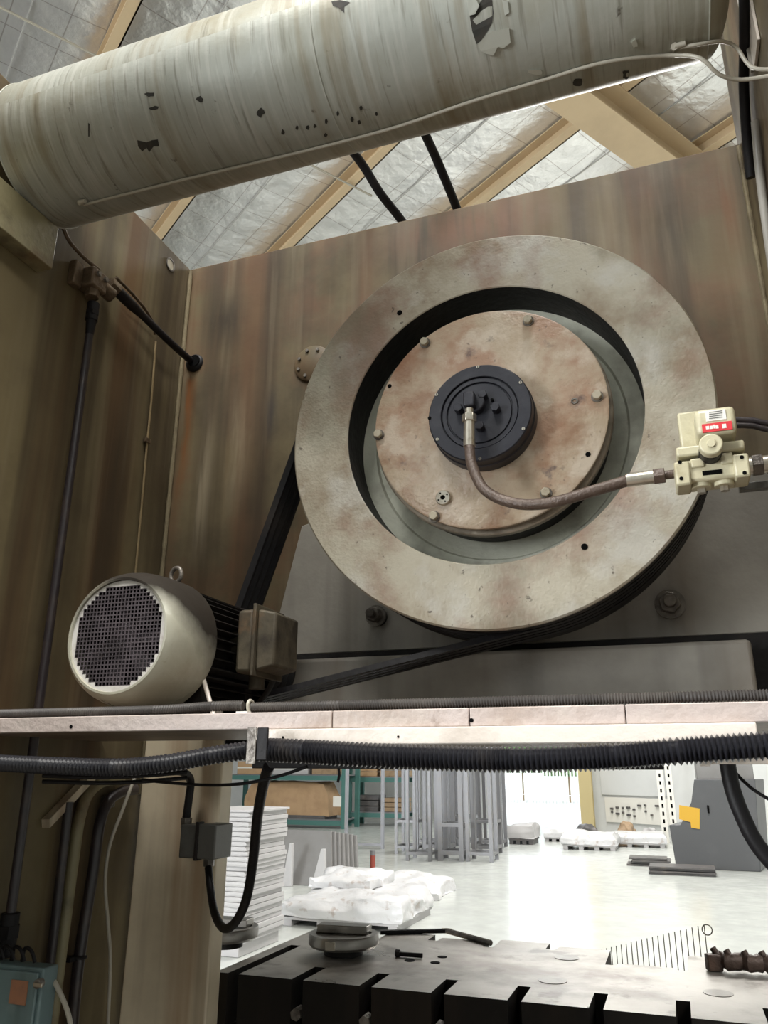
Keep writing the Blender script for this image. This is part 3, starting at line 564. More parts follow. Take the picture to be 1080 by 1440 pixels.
# rotary union
YU = 1.238; RU_ = 0.0925
UC = V((-0.2632, 0, 0.6010))
ru = thing('rotary_union', UC+V((0, YCOV, -RU_)), 'black round rotary union with a ring of small screws at the clutch centre', 'rotary union')
MB().lathe(UC, (0, 1, 0), [(0.069, YU+0.001), (0.070, YU), (RU_-0.002, YU), (RU_, YU+0.002), (RU_, YU+0.022), (RU_+0.002, YU+0.024), (RU_+0.002, YCOV-0.0005)], 96).build('flange_ring', M['blackpl'], ru)
MB().lathe(UC, (0, 1, 0), [(0.0, YU+0.004), (0.056, YU+0.004), (0.057, YU+0.007), (0.059, YU+0.007), (0.060, YU+0.003), (0.067, YU+0.003), (0.068, YU+0.007), (0.070, YU+0.007), (0.0705, YU)], 96).build('dial_plate', M['blackpl'], ru)
for q in ((672, 516), (732, 538), (736, 603), (675, 645), (615, 618), (614, 555)):
    c = onY(*q, YU); sc_ = MB().cyl(c+V((0, -0.0012, 0)), c+V((0, 0.001, 0)), 0.0028, 16).build('screw', M['steel'], ru)
    MB().box(c+V((-0.0005, -0.0016, -0.0022)), c+V((0.0005, -0.0010, 0.0022))).build('screw_slot', M['blackhole'], sc_, smooth=0)
c = onY(604, 588, YU); MB().cyl(c+V((0, -0.001, 0)), c+V((0, 0.001, 0)), 0.0032, 16).build('empty_hole', M['blackhole'], ru)
c = onY(692, 562, YU); MB().cyl(c+V((0, -0.001, 0)), c+V((0, 0.005, 0)), 0.0028, 16).build('bleed_hole', M['blackhole'], ru)
for q in ((697, 574), (675, 600), (645, 575), (679, 556)):
    c = onY(*q, YU-0.004); MB().hexn(c+V((0, -0.008, 0)), c+V((0, 0.012, 0)), 0.0085).build('hub_bolt', M['blackpl'], ru, bevel=0.001)
hc = onY(663, 563, 1.215)
MB().box(hc+V((-0.014, -0.006, -0.012)), hc+V((0.006, 0.030, 0.016))).build('elbow_block', M['blackpl'], ru, bevel=0.003)
MB().cyl(hc+V((0.002, 0.012, 0.002)), hc+V((0.002, 0.03, 0.002)), 0.018, 24).build('swivel_hub', M['blackpl'], ru, bevel=0.002)

# hydraulic hose
YV = 1.12
hs = [onY(660, 575, 1.205), onY(660, 592, 1.20), onY(660, 625, 1.20), onY(664, 655, 1.19), onY(683, 690, 1.18), onY(725, 708, 1.165), onY(775, 707, 1.155), onY(835, 690, 1.15), onY(885, 675, 1.15), onY(945, 667, 1.15)]
ho = thing('hydraulic_hose', hs[5], 'brown flexible hose looping from the rotary union to the cream valve', 'hose')
MB().tube(spline(hs[2:9], 0.006), 0.0088, 16).build('hose_line', M['hose'], ho)
d0 = (hs[2]-hs[1]).normalized()
MB().hexn(hs[1]-d0*0.012, hs[1]+d0*0.002, 0.0128).build('hose_nut', M['steel'], ho, bevel=0.001)
MB().cyl(hs[1]-d0*0.022, hs[1]-d0*0.012, 0.0075, 18).build('hose_stem', M['steel'], ho)
MB().cyl(hs[1]+d0*0.002, hs[2]+d0*0.004, 0.0095, 20, 0.0102).build('ferrule', M['steel'], ho)
d1 = (hs[9]-hs[8]).normalized()
MB().cyl(hs[8]-d1*0.004, hs[8]+d1*0.034, 0.0102, 20).build('ferrule', M['steel'], ho)
MB().hexn(hs[8]+d1*0.034, hs[8]+d1*0.050, 0.0125).build('hose_nut', M['hose'], ho, bevel=0.001)
MB().cyl(hs[8]+d1*0.050, hs[9]+d1*0.008, 0.0065, 16).build('hose_stem', M['hose'], ho)

# cream solenoid valve
def vp(px, py, Y=1.10): return onY(px, py, Y)
c = vp(1000, 665)
va = thing('solenoid_valve', c, 'cream double solenoid air valve with a red and white label', 'valve')
def vbox(x0, y0, x1, y1, Y0, Y1):
    a, b = vp(x0, y1, Y0), vp(x1, y0, Y0); xm_ = (x0+x1)/2; zz = sorted((vp(xm_, y0, Y0).z, vp(xm_, y1, Y0).z)); return MB().box((a.x, Y0, zz[0]), (b.x, Y1, zz[1]))
body = vbox(951, 643, 1052, 674, 1.10, 1.15).build('valve_body', M['valve'], va, bevel=0.004)
for x0, x1 in ((951, 969), (1034, 1052)):
    eb = vbox(x0, (648 if x0 < 1000 else 637), x1, (682 if x0 < 1000 else 670), 1.094, 1.14).build('end_block', M['valve'], body, bevel=0.003)
for q in ((956, 650), (958, 673), (1043, 643), (1047, 665)):
    p = vp(*q, 1.094); MB().cyl(p+V((0, -0.001, 0)), p+V((0, 0.002, 0)), 0.0026, 14).build('screw_hole', M['blackhole'], body)
vbox(951, 623, 1047, 637, 1.096, 1.15).build('manifold', M['valve'], va, bevel=0.003)
vbox(958, 578, 984, 630, 1.12, 1.15).build('rear_plate', M['valve'], va, bevel=0.003)
coil = vbox(980, 572, 1033, 610, 1.08, 1.145).build('coil_cap', M['valve'], va, bevel=0.007, seg=3)
vbox(993, 577, 1020, 591, 1.0788, 1.0805).build('white_label', M['white'], coil, smooth=0)
rl = vbox(988, 594, 1029, 606, 1.0786, 1.0805).build('red_label', M['red'], coil, smooth=0)
for x0, x1, y0, y1 in ((993, 997, 599, 603.5), (998.5, 1002, 598.6, 603), (1003.5, 1005, 597, 602.4), (1006.5, 1010, 598, 602.4), (1016, 1021, 596, 602)):
    vbox(x0, y0, x1, y1, 1.0780, 1.0790).build('label_mark', M['white'], rl, smooth=0)
for k in range(4):
    vbox(997, 578.2+2.9*k, 1016, 579.0+2.9*k, 1.0782, 1.0791).build('label_line', M['jbox'], rl, smooth=0)
kc = vp(1000, 624, 1.062)
kb = MB().cyl(kc+V((0, 0.016, 0)), kc+V((0, 0.055, 0)), 0.0150, 28).build('silencer_body', M['rubber'], va, bevel=0.001)
MB().cyl(kc, kc+V((0, 0.016, 0)), 0.0152, 28).build('silencer_cap', M['valve'], kb, bevel=0.002)
MB().cyl(kc+V((0, -0.003, 0)), kc+V((0, 0.001, 0)), 0.0055, 20).build('cap_button', M['valve'], kb, bevel=0.0005)
vbox(988, 661, 1015, 667, 1.0985, 1.1005).build('recess', M['blackhole'], body, smooth=0)
vbox(972, 644, 990, 657, 1.097, 1.105).build('pad', M['valve'], body, bevel=0.002)
vbox(1014, 636, 1030, 652, 1.097, 1.105).build('pad', M['valve'], body, bevel=0.002)
for q in ((986, 684), (1018, 679)):
    p = vp(*q, 1.118); p.z = vp(1000, 674, 1.10).z
    pl = MB().cyl(p+V((0, 0, 0.002)), p+V((0, 0, -0.006)), 0.013, 24).build('port_plug', M['valve'], va, bevel=0.001)
    MB().hexn(p+V((0, 0, -0.006)), p+V((0, 0, -0.013)), 0.006).build('plug_hex', M['steel'], pl)
# supply pipe and cable leaving the valve to the right
a, b = onY(1050, 656, 1.145), onY(1100, 650, 1.145)
sp = thing('supply_pipe', b, 'steel air supply pipe screwed into the right end of the cream valve', 'pipe')
e = b+(b-a)*max(0.05, (XR-0.001-b.x)/(b-a).x)
MB().cyl(a, b, 0.0125, 20).build('nipple', M['steel'], sp)
MB().hexn(a+(b-a)*0.15, a+(b-a)*0.45, 0.0165).build('union_nut', M['dsteel'], sp, bevel=0.001)
MB().cyl(b, e, 0.017, 20).build('pipe_run', M['dsteel'], sp)
MB().box(vp(1040, 690, 1.17)+V((0, 0, 0)), V((XR-0.001, 1.182, vp(1110, 672, 1.17).z))).build('support_strap', M['jbox'], sp, bevel=0.001)
for k, (y0, y1) in enumerate(((588, 590), (596, 599))):
    p = [onY(1034, y0+2, 1.15), onY(1060, y0+3, 1.15), onY(1085, y1+6, 1.15), onY(1150, y1+8, 1.15)]
    tag(MB().tube(spline(p), 0.0042, 10).build('valve_cable', M['pipe'], loc=p[0]), ('upper' if k == 0 else 'lower')+' thin dark cable leaving the solenoid coil of the cream valve', 'cable', 'cables of the cream valve')

# ================================================================== MOTOR AND BELTS
MX, MZ, MY = -0.751, 0.189, 0.95
SHZ = 0.0685; SHY = 0.885       # shelf top height and front edge
MC = V((MX, 0, MZ))
mo = thing('electric_motor', V((MX, 1.15, SHZ)), 'beige and soot-black electric motor with a round grille on the shelf', 'motor')
RM = 0.1035
cowl = MB().lathe(MC, (0, 1, 0), [(0.0815, MY+0.005), (0.0822, MY), (0.0855, MY), (0.0915, MY+0.006), (0.0965, MY+0.018), (0.1005, MY+0.035), (RM-0.001, MY+0.055), (RM, MY+0.075), (RM, MY+0.108), (RM-0.004, MY+0.108), (RM-0.004, MY+0.06)], 96).build('fan_cowl', M['cowl'], mo)
# perforated grille: square holes, stepped outline
NG = 26; cell = 0.158/NG; RG = 0.0775
pale, dark = MB(), MB(); yg = MY+0.004
def quad(mbq, x0, z0, x1, z1):
    mbq.box((MX+x0, yg, MZ+z0), (MX+x1, yg+0.0012, MZ+z1))
bw = cell*0.16
inside = lambda i, j: math.hypot((i+0.5-NG/2)*cell, (j+0.5-NG/2)*cell) < RG-cell*0.25
for j in range(NG):
    for i in range(NG):
        x0, z0 = (i-NG/2)*cell, (j-NG/2)*cell; rc = math.hypot(x0+cell/2, z0+cell/2)
        if inside(i, j):
            quad(dark, x0, z0, x0+cell, z0+bw); quad(dark, x0, z0+cell-bw, x0+cell, z0+cell)
            quad(dark, x0, z0+bw, x0+bw, z0+cell-bw); quad(dark, x0+cell-bw, z0+bw, x0+cell, z0+cell-bw)
# stepped outer ring: circle outline joined to the stepped hole edge by radial strips
ang = 220
def step_r(t):
    lo = 0.0
    r_ = 0.05
    while r_ < 0.081:
        i = int(math.floor(r_*math.cos(t)/cell+NG/2)); j = int(math.floor(r_*math.sin(t)/cell+NG/2))
        if 0 <= i < NG and 0 <= j < NG and inside(i, j): lo = r_
        r_ += 0.0004
    return lo
prv = None
for k in range(ang):
    t0, t1 = 2*pi*k/ang, 2*pi*(k+1)/ang; ri = step_r((t0+t1)/2)+0.0004; ro = 0.0825
    p = [V((MX+q*math.cos(t), yg, MZ+q*math.sin(t))) for q, t in ((ri, t0), (ro, t0), (ro, t1), (ri, t1))]
    pale.add(p+[q+V((0, 0.0012, 0)) for q in p], [(0, 1, 2, 3), (7, 6, 5, 4), (0, 3, 7, 4)])
gr = pale.build('grille_plate', M['grillpaint'], mo, smooth=0)
dark.build('grille_mesh', M['grilldark'], gr, smooth=0)
fan = MB().cyl(MC+V((0, MY+0.02, 0)), MC+V((0, MY+0.05, 0)), 0.022, 24).build('fan_hub', M['grilldark'], mo)
for k in range(7):
    t = 2*pi*k/7; d = V((math.cos(t), 0, math.sin(t))); s_ = V((-math.sin(t), 0, math.cos(t)))
    p = [MC+d*0.02+V((0, MY+0.02, 0))-s_*0.006, MC+d*0.07+V((0, MY+0.018, 0))-s_*0.012, MC+d*0.07+V((0, MY+0.03, 0))+s_*0.012, MC+d*0.02+V((0, MY+0.03, 0))+s_*0.006]
    MB().prism(p, V((0, 0.002, 0))).build('fan_blade', M['grilldark'], fan)
MB().cyl(MC+V((0, MY+0.06, 0)), MC+V((0, MY+0.064, 0)), 0.098, 48).build('fan_backplate', M['blackhole'], mo)
bodym = MB().cyl(MC+V((0, MY+0.07, 0)), MC+V((0, 1.275, 0)), 0.083, 48).build('stator_housing', M['motorbody'], mo)
fin = None
for k in range(40):
    t = 2*pi*(k+0.5)/40
    if -2.1 < math.atan2(math.sin(t), math.cos(t)) < -1.05: continue
    d = V((math.cos(t), 0, math.sin(t))); s_ = V((-math.sin(t), 0, math.cos(t)))
    MB().prism([MC+d*0.080+s_*0.0013+V((0, MY+0.105, 0)), MC+d*0.0985+s_*0.0009+V((0, MY+0.105, 0)), MC+d*0.0985-s_*0.0009+V((0, MY+0.105, 0)), MC+d*0.080-s_*0.0013+V((0, MY+0.105, 0))], V((0, 0.21, 0))).build('cooling_fin', M['motorbody'], bodym, smooth=0)
MB().lathe(MC, (0, 1, 0), [(0.03, 1.305), (0.07, 1.30), (0.098, 1.285), (0.101, 1.268), (0.098, 1.262)], 48).build('end_shield', M['motorbody'], mo)
for sx in (-1, 1):
    for yy in (1.08, 1.22):
        ft = MB().box((MX+sx*0.055, yy-0.022, SHZ+0.0005), (MX+sx*0.118, yy+0.022, SHZ+0.014)).build('foot', M['motorbody'] if sx < 0 else M['foot'], mo, bevel=0.002)
        MB().prism([V((MX+sx*0.045, yy-0.012, SHZ+0.012)), V((MX+sx*0.082, yy-0.012, SHZ+0.012)), V((MX+sx*0.072, yy-0.012, SHZ+0.065)), V((MX+sx*0.05, yy-0.012, SHZ+0.06))], V((0, 0.024, 0))).build('foot_rib', M['motorbody'], ft)
        MB().hexn(V((MX+sx*0.1, yy, SHZ+0.013)), V((MX+sx*0.1, yy, SHZ+0.025)), 0.009).build('foot_bolt', M['dsteel'], ft, bevel=0.001)
p = V((MX, 1.085, MZ+0.098))
ey = MB().torus(p+V((0, 0, 0.022)), (0.25, 1, 0), 0.0125, 0.0036, 28, 10).build('lifting_eye', M['dsteel'], mo)
MB().cyl(p+V((0, 0, -0.012)), p+V((0, 0, 0.010)), 0.0055, 14).build('eye_shank', M['dsteel'], ey)
c = onY(147, 998, 0.925); c.z = SHZ
tag(lump(c+V((-0.016, -0.004, 0.0005)), c+V((0.014, 0.012, 0.012)), 70, 0.004, 6, 6, fr=60, taper=0.3).build('paper_scrap', M['white'], loc=c, smooth=60), 'crumpled white scrap on the shelf under the motor grille', 'scrap')
p0, p1 = onY(286, 955, 1.06), onY(303, 990, 1.04); p1.z = SHZ+0.006
MB().tube([p0+V((-0.03, 0.02, 0.03)), p0, p1], 0.0035, 10).build('stay_rod', M['rail'], mo)
# terminal box on the motor's right side
tb = MB()
a = V((MX+0.095, 1.115, MZ-0.028))
MB().cyl(V((MX+0.06, 1.165, MZ+0.01)), V((MX+0.112, 1.165, MZ+0.01)), 0.03, 24).build('box_neck', M['termbox'], mo)
tbx = MB().box((MX+0.102, 1.118, MZ-0.040), (MX+0.132, 1.212, MZ+0.062)).build('terminal_box', M['termbox'], mo, bevel=0.006)
MB().box((MX+0.132, 1.114, MZ-0.045), (MX+0.1375, 1.216, MZ+0.070)).build('lid_flange', M['termbox'], tbx, bevel=0.001)
MB().prism([V((MX+0.1375, 1.12, MZ-0.038)), V((MX+0.1375, 1.12, MZ+0.062)), V((MX+0.168, 1.126, MZ+0.056)), V((MX+0.168, 1.126, MZ-0.030))], V((0, 0.085, 0))).build('lid', M['termbox'], tbx, bevel=0.004)
MB().cyl(V((MX+0.118, 1.165, MZ-0.040)), V((MX+0.118, 1.165, MZ-0.062)), 0.013, 18).build('gland', M['termbox'], tbx)
# pulley
PR = 0.062; prof = [(0.0, 1.325), (PR, 1.325)]
for g in range(4):
    y0 = YFACE+0.030+g*0.023; prof += [(PR, y0), (PR-0.013, y0+0.006), (PR-0.013, y0+0.013), (PR, y0+0.019)]
prof += [(PR, 1.425), (0.0, 1.425)]
pu = MB().lathe(MC, (0, 1, 0), prof, 48).build('pulley', M['greasy'], mo)
MB().cyl(MC+V((0, 1.27, 0)), MC+V((0, 1.33, 0)), 0.02, 20).build('shaft', M['dsteel'], mo)
# V belts
def belt_loop(c1, r1, c2, r2, n=40):
    d = (c2-c1); L = d.length; al = math.atan2(d.z, d.x); be = math.acos((r1-r2)/L); pts = []
    for i in range(n+1):
        t = al+be+(2*pi-2*be)*i/n; pts.append((c1.x+r1*math.cos(t), c1.z+r1*math.sin(t), math.cos(t), math.sin(t)))
    for i in range(n+1):
        t = al-be+2*be*i/n; pts.append((c2.x+r2*math.cos(t), c2.z+r2*math.sin(t), math.cos(t), math.sin(t)))
    return pts
lp = belt_loop(C0, RO-0.008, MC, PR-0.005, 48)
for g in range(4):
    y0 = YFACE+0.030+g*0.023; mb = MB(); n = len(lp); nth = ('first', 'second', 'third', 'fourth')[g]
    for x, z, nx, nz in lp:
        for (dy, dr) in ((0.0015, 0.009), (0.0175, 0.009), (0.0135, -0.002), (0.0055, -0.002)):
            mb.v.append(V((x+nx*dr, y0+dy, z+nz*dr)))
    mb.f = [(i*4+j, i*4+(j+1) % 4, ((i+1) % n)*4+(j+1) % 4, ((i+1) % n)*4+j) for i in range(n) for j in range(4)]
    tag(mb.build('v_belt', M['rubber'], loc=V((MX, y0, SHZ)), smooth=30), nth+' black rubber V belt counted from the flywheel face', 'belt', 'V belts of the flywheel drive')

# ================================================================== MOTOR SHELF
sx0, sx1 = XL+0.001, onY(1100, 1000, SHY).x+0.1
sh = thing('motor_shelf', V((-0.5, SHY+0.2, SHZ-0.03)), 'pinkish painted steel shelf under the motor, spanning the press frame', 'shelf')
MB().box((sx0, SHY+0.012, SHZ-0.008), (sx1, 1.46, SHZ)).build('deck', M['under'], sh, bevel=0.001)
zf = SHZ-0.0195
cuts = [sx0]+[onY(q, 1010, SHY).x for q in (467, 660, 880)]+[sx1]
for i in range(4):
    MB().box((cuts[i]+0.0006, SHY, zf), (cuts[i+1]-0.0006, SHY+0.012, SHZ+0.0005)).build('front_flange', M['shelf'], sh, bevel=0.0012)
for q in ((100, 1022), (663, 1013)):
    c = onY(*q, SHY); MB().cyl(c+V((0, -0.0006, 0)), c+V((0, 0.001, 0)), 0.0024, 16).build('flange_hole', M['blackhole'], sh)
xr0, xr1 = onY(352, 1040, 0.93).x, onY(1066, 1036, 0.93).x
xr0, xr1 = onY(354, 1040, 0.876).x, onY(1066, 1036, 0.876).x
MB().box((xr0, 0.876, onY(700, 1046, 0.876).z), (xr1, 0.99, zf-0.0006)).build('lower_rail', M['rail'], sh, bevel=0.0015)
for q in ((398, 1037), (560, 1036)):
    c = onY(*q, 0.876); MB().cyl(c+V((0, -0.0006, 0)), c+V((0, 0.001, 0)), 0.0014, 12).build('rail_hole', M['blackhole'], sh)
# angle brace from the side plate to the shelf
a, b = onX(58, 1152, XL+0.001), onX(128, 1080, XL+0.001)
tag(MB().prism([a, a+V((0.02, 0, 0)), b+V((0.02, 0, 0)), b], V((0, 0.004, -0.016))).build('angle_brace', M['column'], loc=a, bevel=0.001), 'short cream angle brace welded slantwise below the motor shelf', 'brace')

# conduits
p = [onY(-60, 1001, 0.905), onY(100, 1000, 0.905), onY(220, 999, 0.905), onY(300, 995, 0.905), onY(344, 992, 0.905)]
p = [V((q.x, 0.902, SHZ+0.0075+(0.003 if i > 2 else 0))) for i, q in enumerate(p)]
tag(corrug(p, 0.0065, 0.0032).build('corrugated_conduit', M['dustpvc'], loc=p[0]), 'dusty thin corrugated conduit lying on the shelf edge before the motor', 'conduit')
p = [onY(352, 992, 0.905), onY(480, 993, 0.905), onY(720, 990, 0.905), onY(960, 987, 0.905), onY(1150, 980, 0.905)]
p = [V((q.x, 0.902, SHZ+0.008)) for q in p]
tag(corrug(p, 0.0062, 0.0032).build('corrugated_conduit', M['dustpvc'], loc=p[0]), 'dusty thin corrugated conduit lying on the shelf edge under the flywheel', 'conduit')
c = onY(346, 992, 0.89)
ck = thing('conduit_clip', V((c.x, 0.89, SHZ)), 'small crumpled white clip joining the thin conduits on the shelf', 'clip')
MB().torus(V((c.x, 0.902, SHZ+0.009)), (1, 0, 0.1), 0.0075, 0.0022, 20, 8).build('band', M['tube'], ck)
MB().box((c.x-0.012, 0.887, SHZ+0.0008), (c.x+0.004, 0.897, SHZ+0.0025)).build('tab', M['white'], ck)
YC = 0.862
p = [onY(-60, 1070, YC), onY(60, 1076, YC), onY(160, 1079, YC), onY(230, 1074, YC), onY(300, 1062, YC), onY(356, 1054, YC)]
tag(corrug(p, 0.0110, 0.0058, 0.32).build('corrugated_conduit', M['pvc'], loc=p[0]), 'black ribbed conduit sagging below the left end of the shelf', 'conduit')
p = [onY(362, 1054, YC), onY(430, 1057, YC), onY(560, 1064, YC), onY(720, 1068, YC), onY(860, 1064, YC), onY(960, 1056, YC), onY(1150, 1044, YC)]
tag(corrug(p, 0.0140, 0.0050, 0.26).build('corrugated_conduit', M['pvc'], loc=p[0]), 'thick black ribbed conduit slung under the shelf above the opening', 'conduit')
c = onY(360, 1052, YC)
hk = thing('conduit_hanger', V((c.x, YC, c.z)), 'dark hanger strap holding the black ribbed conduits under the shelf', 'hanger')
MB().box((c.x-0.004, YC-0.016, c.z-0.018), (c.x+0.008, YC-0.0145, zf)).build('strap', M['dsteel'], hk, bevel=0.0005)
MB().box((c.x+0.008, YC-0.0145, c.z-0.014), (c.x+0.022, YC-0.011, zf)).build('hook', M['rubber'], hk, bevel=0.001)
a, b = onY(354, 1082, 1.0), onY(932, 1066, 1.0)
zt_ = onY(500, 1081, 1.0).z
tag(MB().box((a.x, 1.0, zt_), (b.x, 1.035, zt_+0.02)).build('cable_tray', M['greasy'], loc=V((a.x, 1.0, zt_)), bevel=0.001), 'flat black cable tray under the thick ribbed conduit', 'tray')
c = onY(992, 1066, 0.9)
wt = thing('white_bracket', c, 'small white bracket under the ribbed conduit at its right end', 'bracket')
MB().box(c+V((-0.004, 0, -0.006)), c+V((0.06, 0.004, 0.012))).build('plate', M['rail'], wt, bevel=0.001)
MB().box(c+V((-0.006, -0.004, -0.008)), c+V((0.004, 0.004, 0.014))).build('lip', M['rail'], wt, bevel=0.001)
# cable hanging at the right end
p = [onY(1022, 1068, 0.97), onY(1030, 1110, 0.97), onY(1045, 1150, 0.97), onY(1065, 1188, 0.97), onY(1100, 1225, 0.97), onY(1150, 1240, 0.97)]
tag(MB().tube(spline(p), 0.0085, 14).build('drop_cable', M['rubber'], loc=p[0]), 'thick black cable drooping from the right end of the ribbed conduit', 'cable')
p = [onY(1030, 1082, 0.98), onY(1056, 1108, 0.98), onY(1100, 1135, 0.98)]
tag(MB().tube(spline(p), 0.0018, 8).build('thin_cable', M['rubber'], loc=p[0]), 'thin black wire beside the thick drooping cable', 'cable')

# ================================================================== AIR TANK
D_, h_ = 1.62, math.radians((55.2-45.0)/2); mid = math.radians((55.2+45.0)/2)
TR = D_*math.sin(h_); TY, TZ = D_*math.cos(mid), D_*math.sin(mid)
tx0, tx1 = -1.138, 0.165
tk = thing('air_tank', V((-0.5, TY, TZ)), 'long silver air tank with peeling paint above the press panel', 'tank')
TC = V((0, TY, TZ))
prof = [(TR, tx0+(tx1-tx0)*i/24) for i in range(25)]
MB().lathe(TC, (1, 0, 0), prof, 96).build('shell', M['tank'], tk, smooth=60)
for sgn, x0 in ((-1, tx0), (1, tx1)):
    MB().lathe(TC, (1, 0, 0), [(TR*math.cos(t), x0+sgn*(0.024 if sgn < 0 else 0.045)*math.sin(t)) for t in [pi/2*i/12 for i in range(13)]], 96).build('dished_end', M['tank'], tk, smooth=60)
    MB().torus(TC+V((x0, 0, 0)), (1, 0, 0), TR, 0.0022, 96, 6).build('end_weld', M['tank'], tk)
def on_tank(px, py, lift=0.0):
    d = ray(px, py).normalized(); a_ = d.y**2+d.z**2; b_ = -2*(d.y*TY+d.z*TZ); c_ = TY**2+TZ**2-(TR+lift)**2
    disc = b_*b_-4*a_*c_
    t = (-b_-math.sqrt(max(disc, 0)))/(2*a_); return d*t
xs_ = on_tank(440, 60).x
MB().torus(TC+V((xs_, 0, 0)), (1, 0, 0), TR, 0.0016, 96, 6).build('girth_weld', M['tank'], tk)
def chip(pts, m='chip', name='bare_patch', lift=0.0006):
    front = [on_tank(*q, lift) for q in pts]; back_ = [on_tank(*q, -0.0012) for q in pts]; n = len(front)
    MB().add(front+back_, [tuple(range(n)), tuple(range(2*n-1, n-1, -1))]+[(i, n+i, n+(i+1) % n, (i+1) % n) for i in range(n)]).build(name, M[m], tk, smooth=0)
def rag(cx, cy, rx, ry, n=14, seed=0):
    rr = random.Random(seed); return [(cx+rx*math.cos(2*pi*i/n)*(0.55+0.6*rr.random()), cy+ry*math.sin(2*pi*i/n)*(0.55+0.6*rr.random())) for i in range(n)]
chip([(193, 197), (206, 200), (214, 197), (222, 196), (224, 206), (216, 206), (210, 214), (206, 208), (200, 213), (194, 206)])
chip(rag(366, 159, 6, 7, 9, 2)); chip(rag(211, 133, 8, 4, 9, 3)); chip(rag(217, 152, 8, 3, 9, 4)); chip(rag(281, 139, 5, 5, 9, 5))
chip([(466, 2), (478, 0), (492, 3), (484, 9), (484, 18), (476, 11), (468, 8)])
chip([(124, 173), (126, 174), (126, 192), (124, 192)])
chip([(680, -4), (692, 0), (694, 18), (692, 32), (686, 44), (676, 58), (670, 62), (664, 44), (660, 20), (668, 14)])
chip(rag(813, 116, 9, 8, 10, 8)); chip(rag(880, 105, 6, 9, 10, 9)); chip(rag(458, 190, 3, 3, 7, 10)); chip(rag(505, 172, 3, 4, 7, 11))
for k in range(9): chip(rag(400+k*16+random.uniform(-6, 6), 195-k*5+random.uniform(-12, 6), 2.6, 4, 7, 20+k))
chip([(672, 62), (690, 44), (716, 40), (718, 60), (708, 68), (700, 66), (694, 78), (684, 76), (676, 72)], 'flake', 'peeling_flake', 0.004)
chip([(656, 0), (668, -4), (674, 8), (668, 20), (660, 22)], 'flake', 'peeling_flake', 0.004)
chip([(706, 0), (714, 2), (716, 18), (710, 22)], 'flake', 'peeling_flake', 0.003)
chip(rag(893, 62, 6, 6, 9, 31), 'flake', 'peeling_flake', 0.003); chip(rag(755, 101, 12, 5, 9, 32), 'flake', 'peeling_flake', 0.003)
# bracket carrying the tank on the side plate
bz0 = 1.0
br = thing('tank_bracket', V((XL, 0.95, bz0)), 'rusty olive bracket bar under the left end of the silver tank', 'bracket')
yb = onX(52, 384, XL).y
MB().box((XL+0.0005, 0.55, onX(52, 384, XL).z), (XL+0.040, yb, TZ-TR-0.001)).build('bar', M['bracket'], br, bevel=0.002)
# air tubes along the tank
p = [on_tank(118, 288, 0.0042), on_tank(190, 270, 0.0042), on_tank(270, 250, 0.0042), on_tank(360, 229, 0.0042), on_tank(460, 205, 0.0042), on_tank(560, 178, 0.0042), on_tank(660, 144, 0.0042), on_tank(760, 114, 0.0042), on_tank(850, 88, 0.0042), on_tank(940, 78, 0.0042), onY(985, 82, 1.06), onY(1010, 104, 1.08), onY(1042, 112, 1.10), onY(1100, 104, 1.10)]
tag(MB().tube(spline(p), 0.0032, 10).build('air_tube', M['tube'], loc=p[0]), 'pale nylon air tube running along the whole underside of the tank', 'tube')
c = on_tank(116, 284, 0.0)
ff = thing('tube_fitting', c, 'small pale tube fitting on the left underside of the tank', 'fitting')
MB().hexn(c+V((0, 0.004, 0.004)), c+V((0, -0.008, -0.008)), 0.0055).build('hex', M['tube'], ff)
MB().cyl(c+V((0, -0.007, -0.006)), c+V((0.014, -0.007, -0.007)), 0.0042, 14).build('collar', M['tube'], ff)
p = [on_tank(955, 67, 0.004), on_tank(985, 62, 0.008), onY(1015, 58, 1.07), onY(1035, 66, 1.09), onY(1050, 88, 1.10), onY(1065, 97, 1.10), onY(1110, 97, 1.10)]
tag(MB().tube(spline(p), 0.003, 10).build('air_tube', M['tube'], loc=p[0]), 'short pale green air tube curving from the right end of the tank', 'tube')
c = on_tank(948, 67, 0.0)
ff = thing('tube_fitting', c, 'small pale tube fitting on the right end of the tank', 'fitting')
MB().hexn(c+V((0, 0.004, 0.004)), c+V((0, -0.008, -0.006)), 0.006).build('hex', M['tube'], ff)
MB().cyl(c+V((0, -0.006, -0.004)), c+V((0.016, -0.006, -0.004)), 0.0045, 14).build('collar', M['tube'], ff)
# two black hoses going over the back of the panel
for hn, q in zip(('the left plate', 'the cream rafter'), (((490, 205), (512, 235), (535, 272), (566, 312), (590, 350)), ((596, 185), (610, 215), (625, 250), (642, 292), (655, 330)))):
    ys = (1.50, 1.56, 1.62, 1.70, 1.76)
    p = [onY(*a_, y_) for a_, y_ in zip(q, ys)]; p = [p[0]+(p[0]-p[1])]+p
    tag(MB().tube(spline(p), 0.0115, 14).build('black_hose', M['rubber'], loc=p[0]), 'black hose dropping behind the panel top, the one nearer '+hn, 'hose', 'hoses between tank and panel')

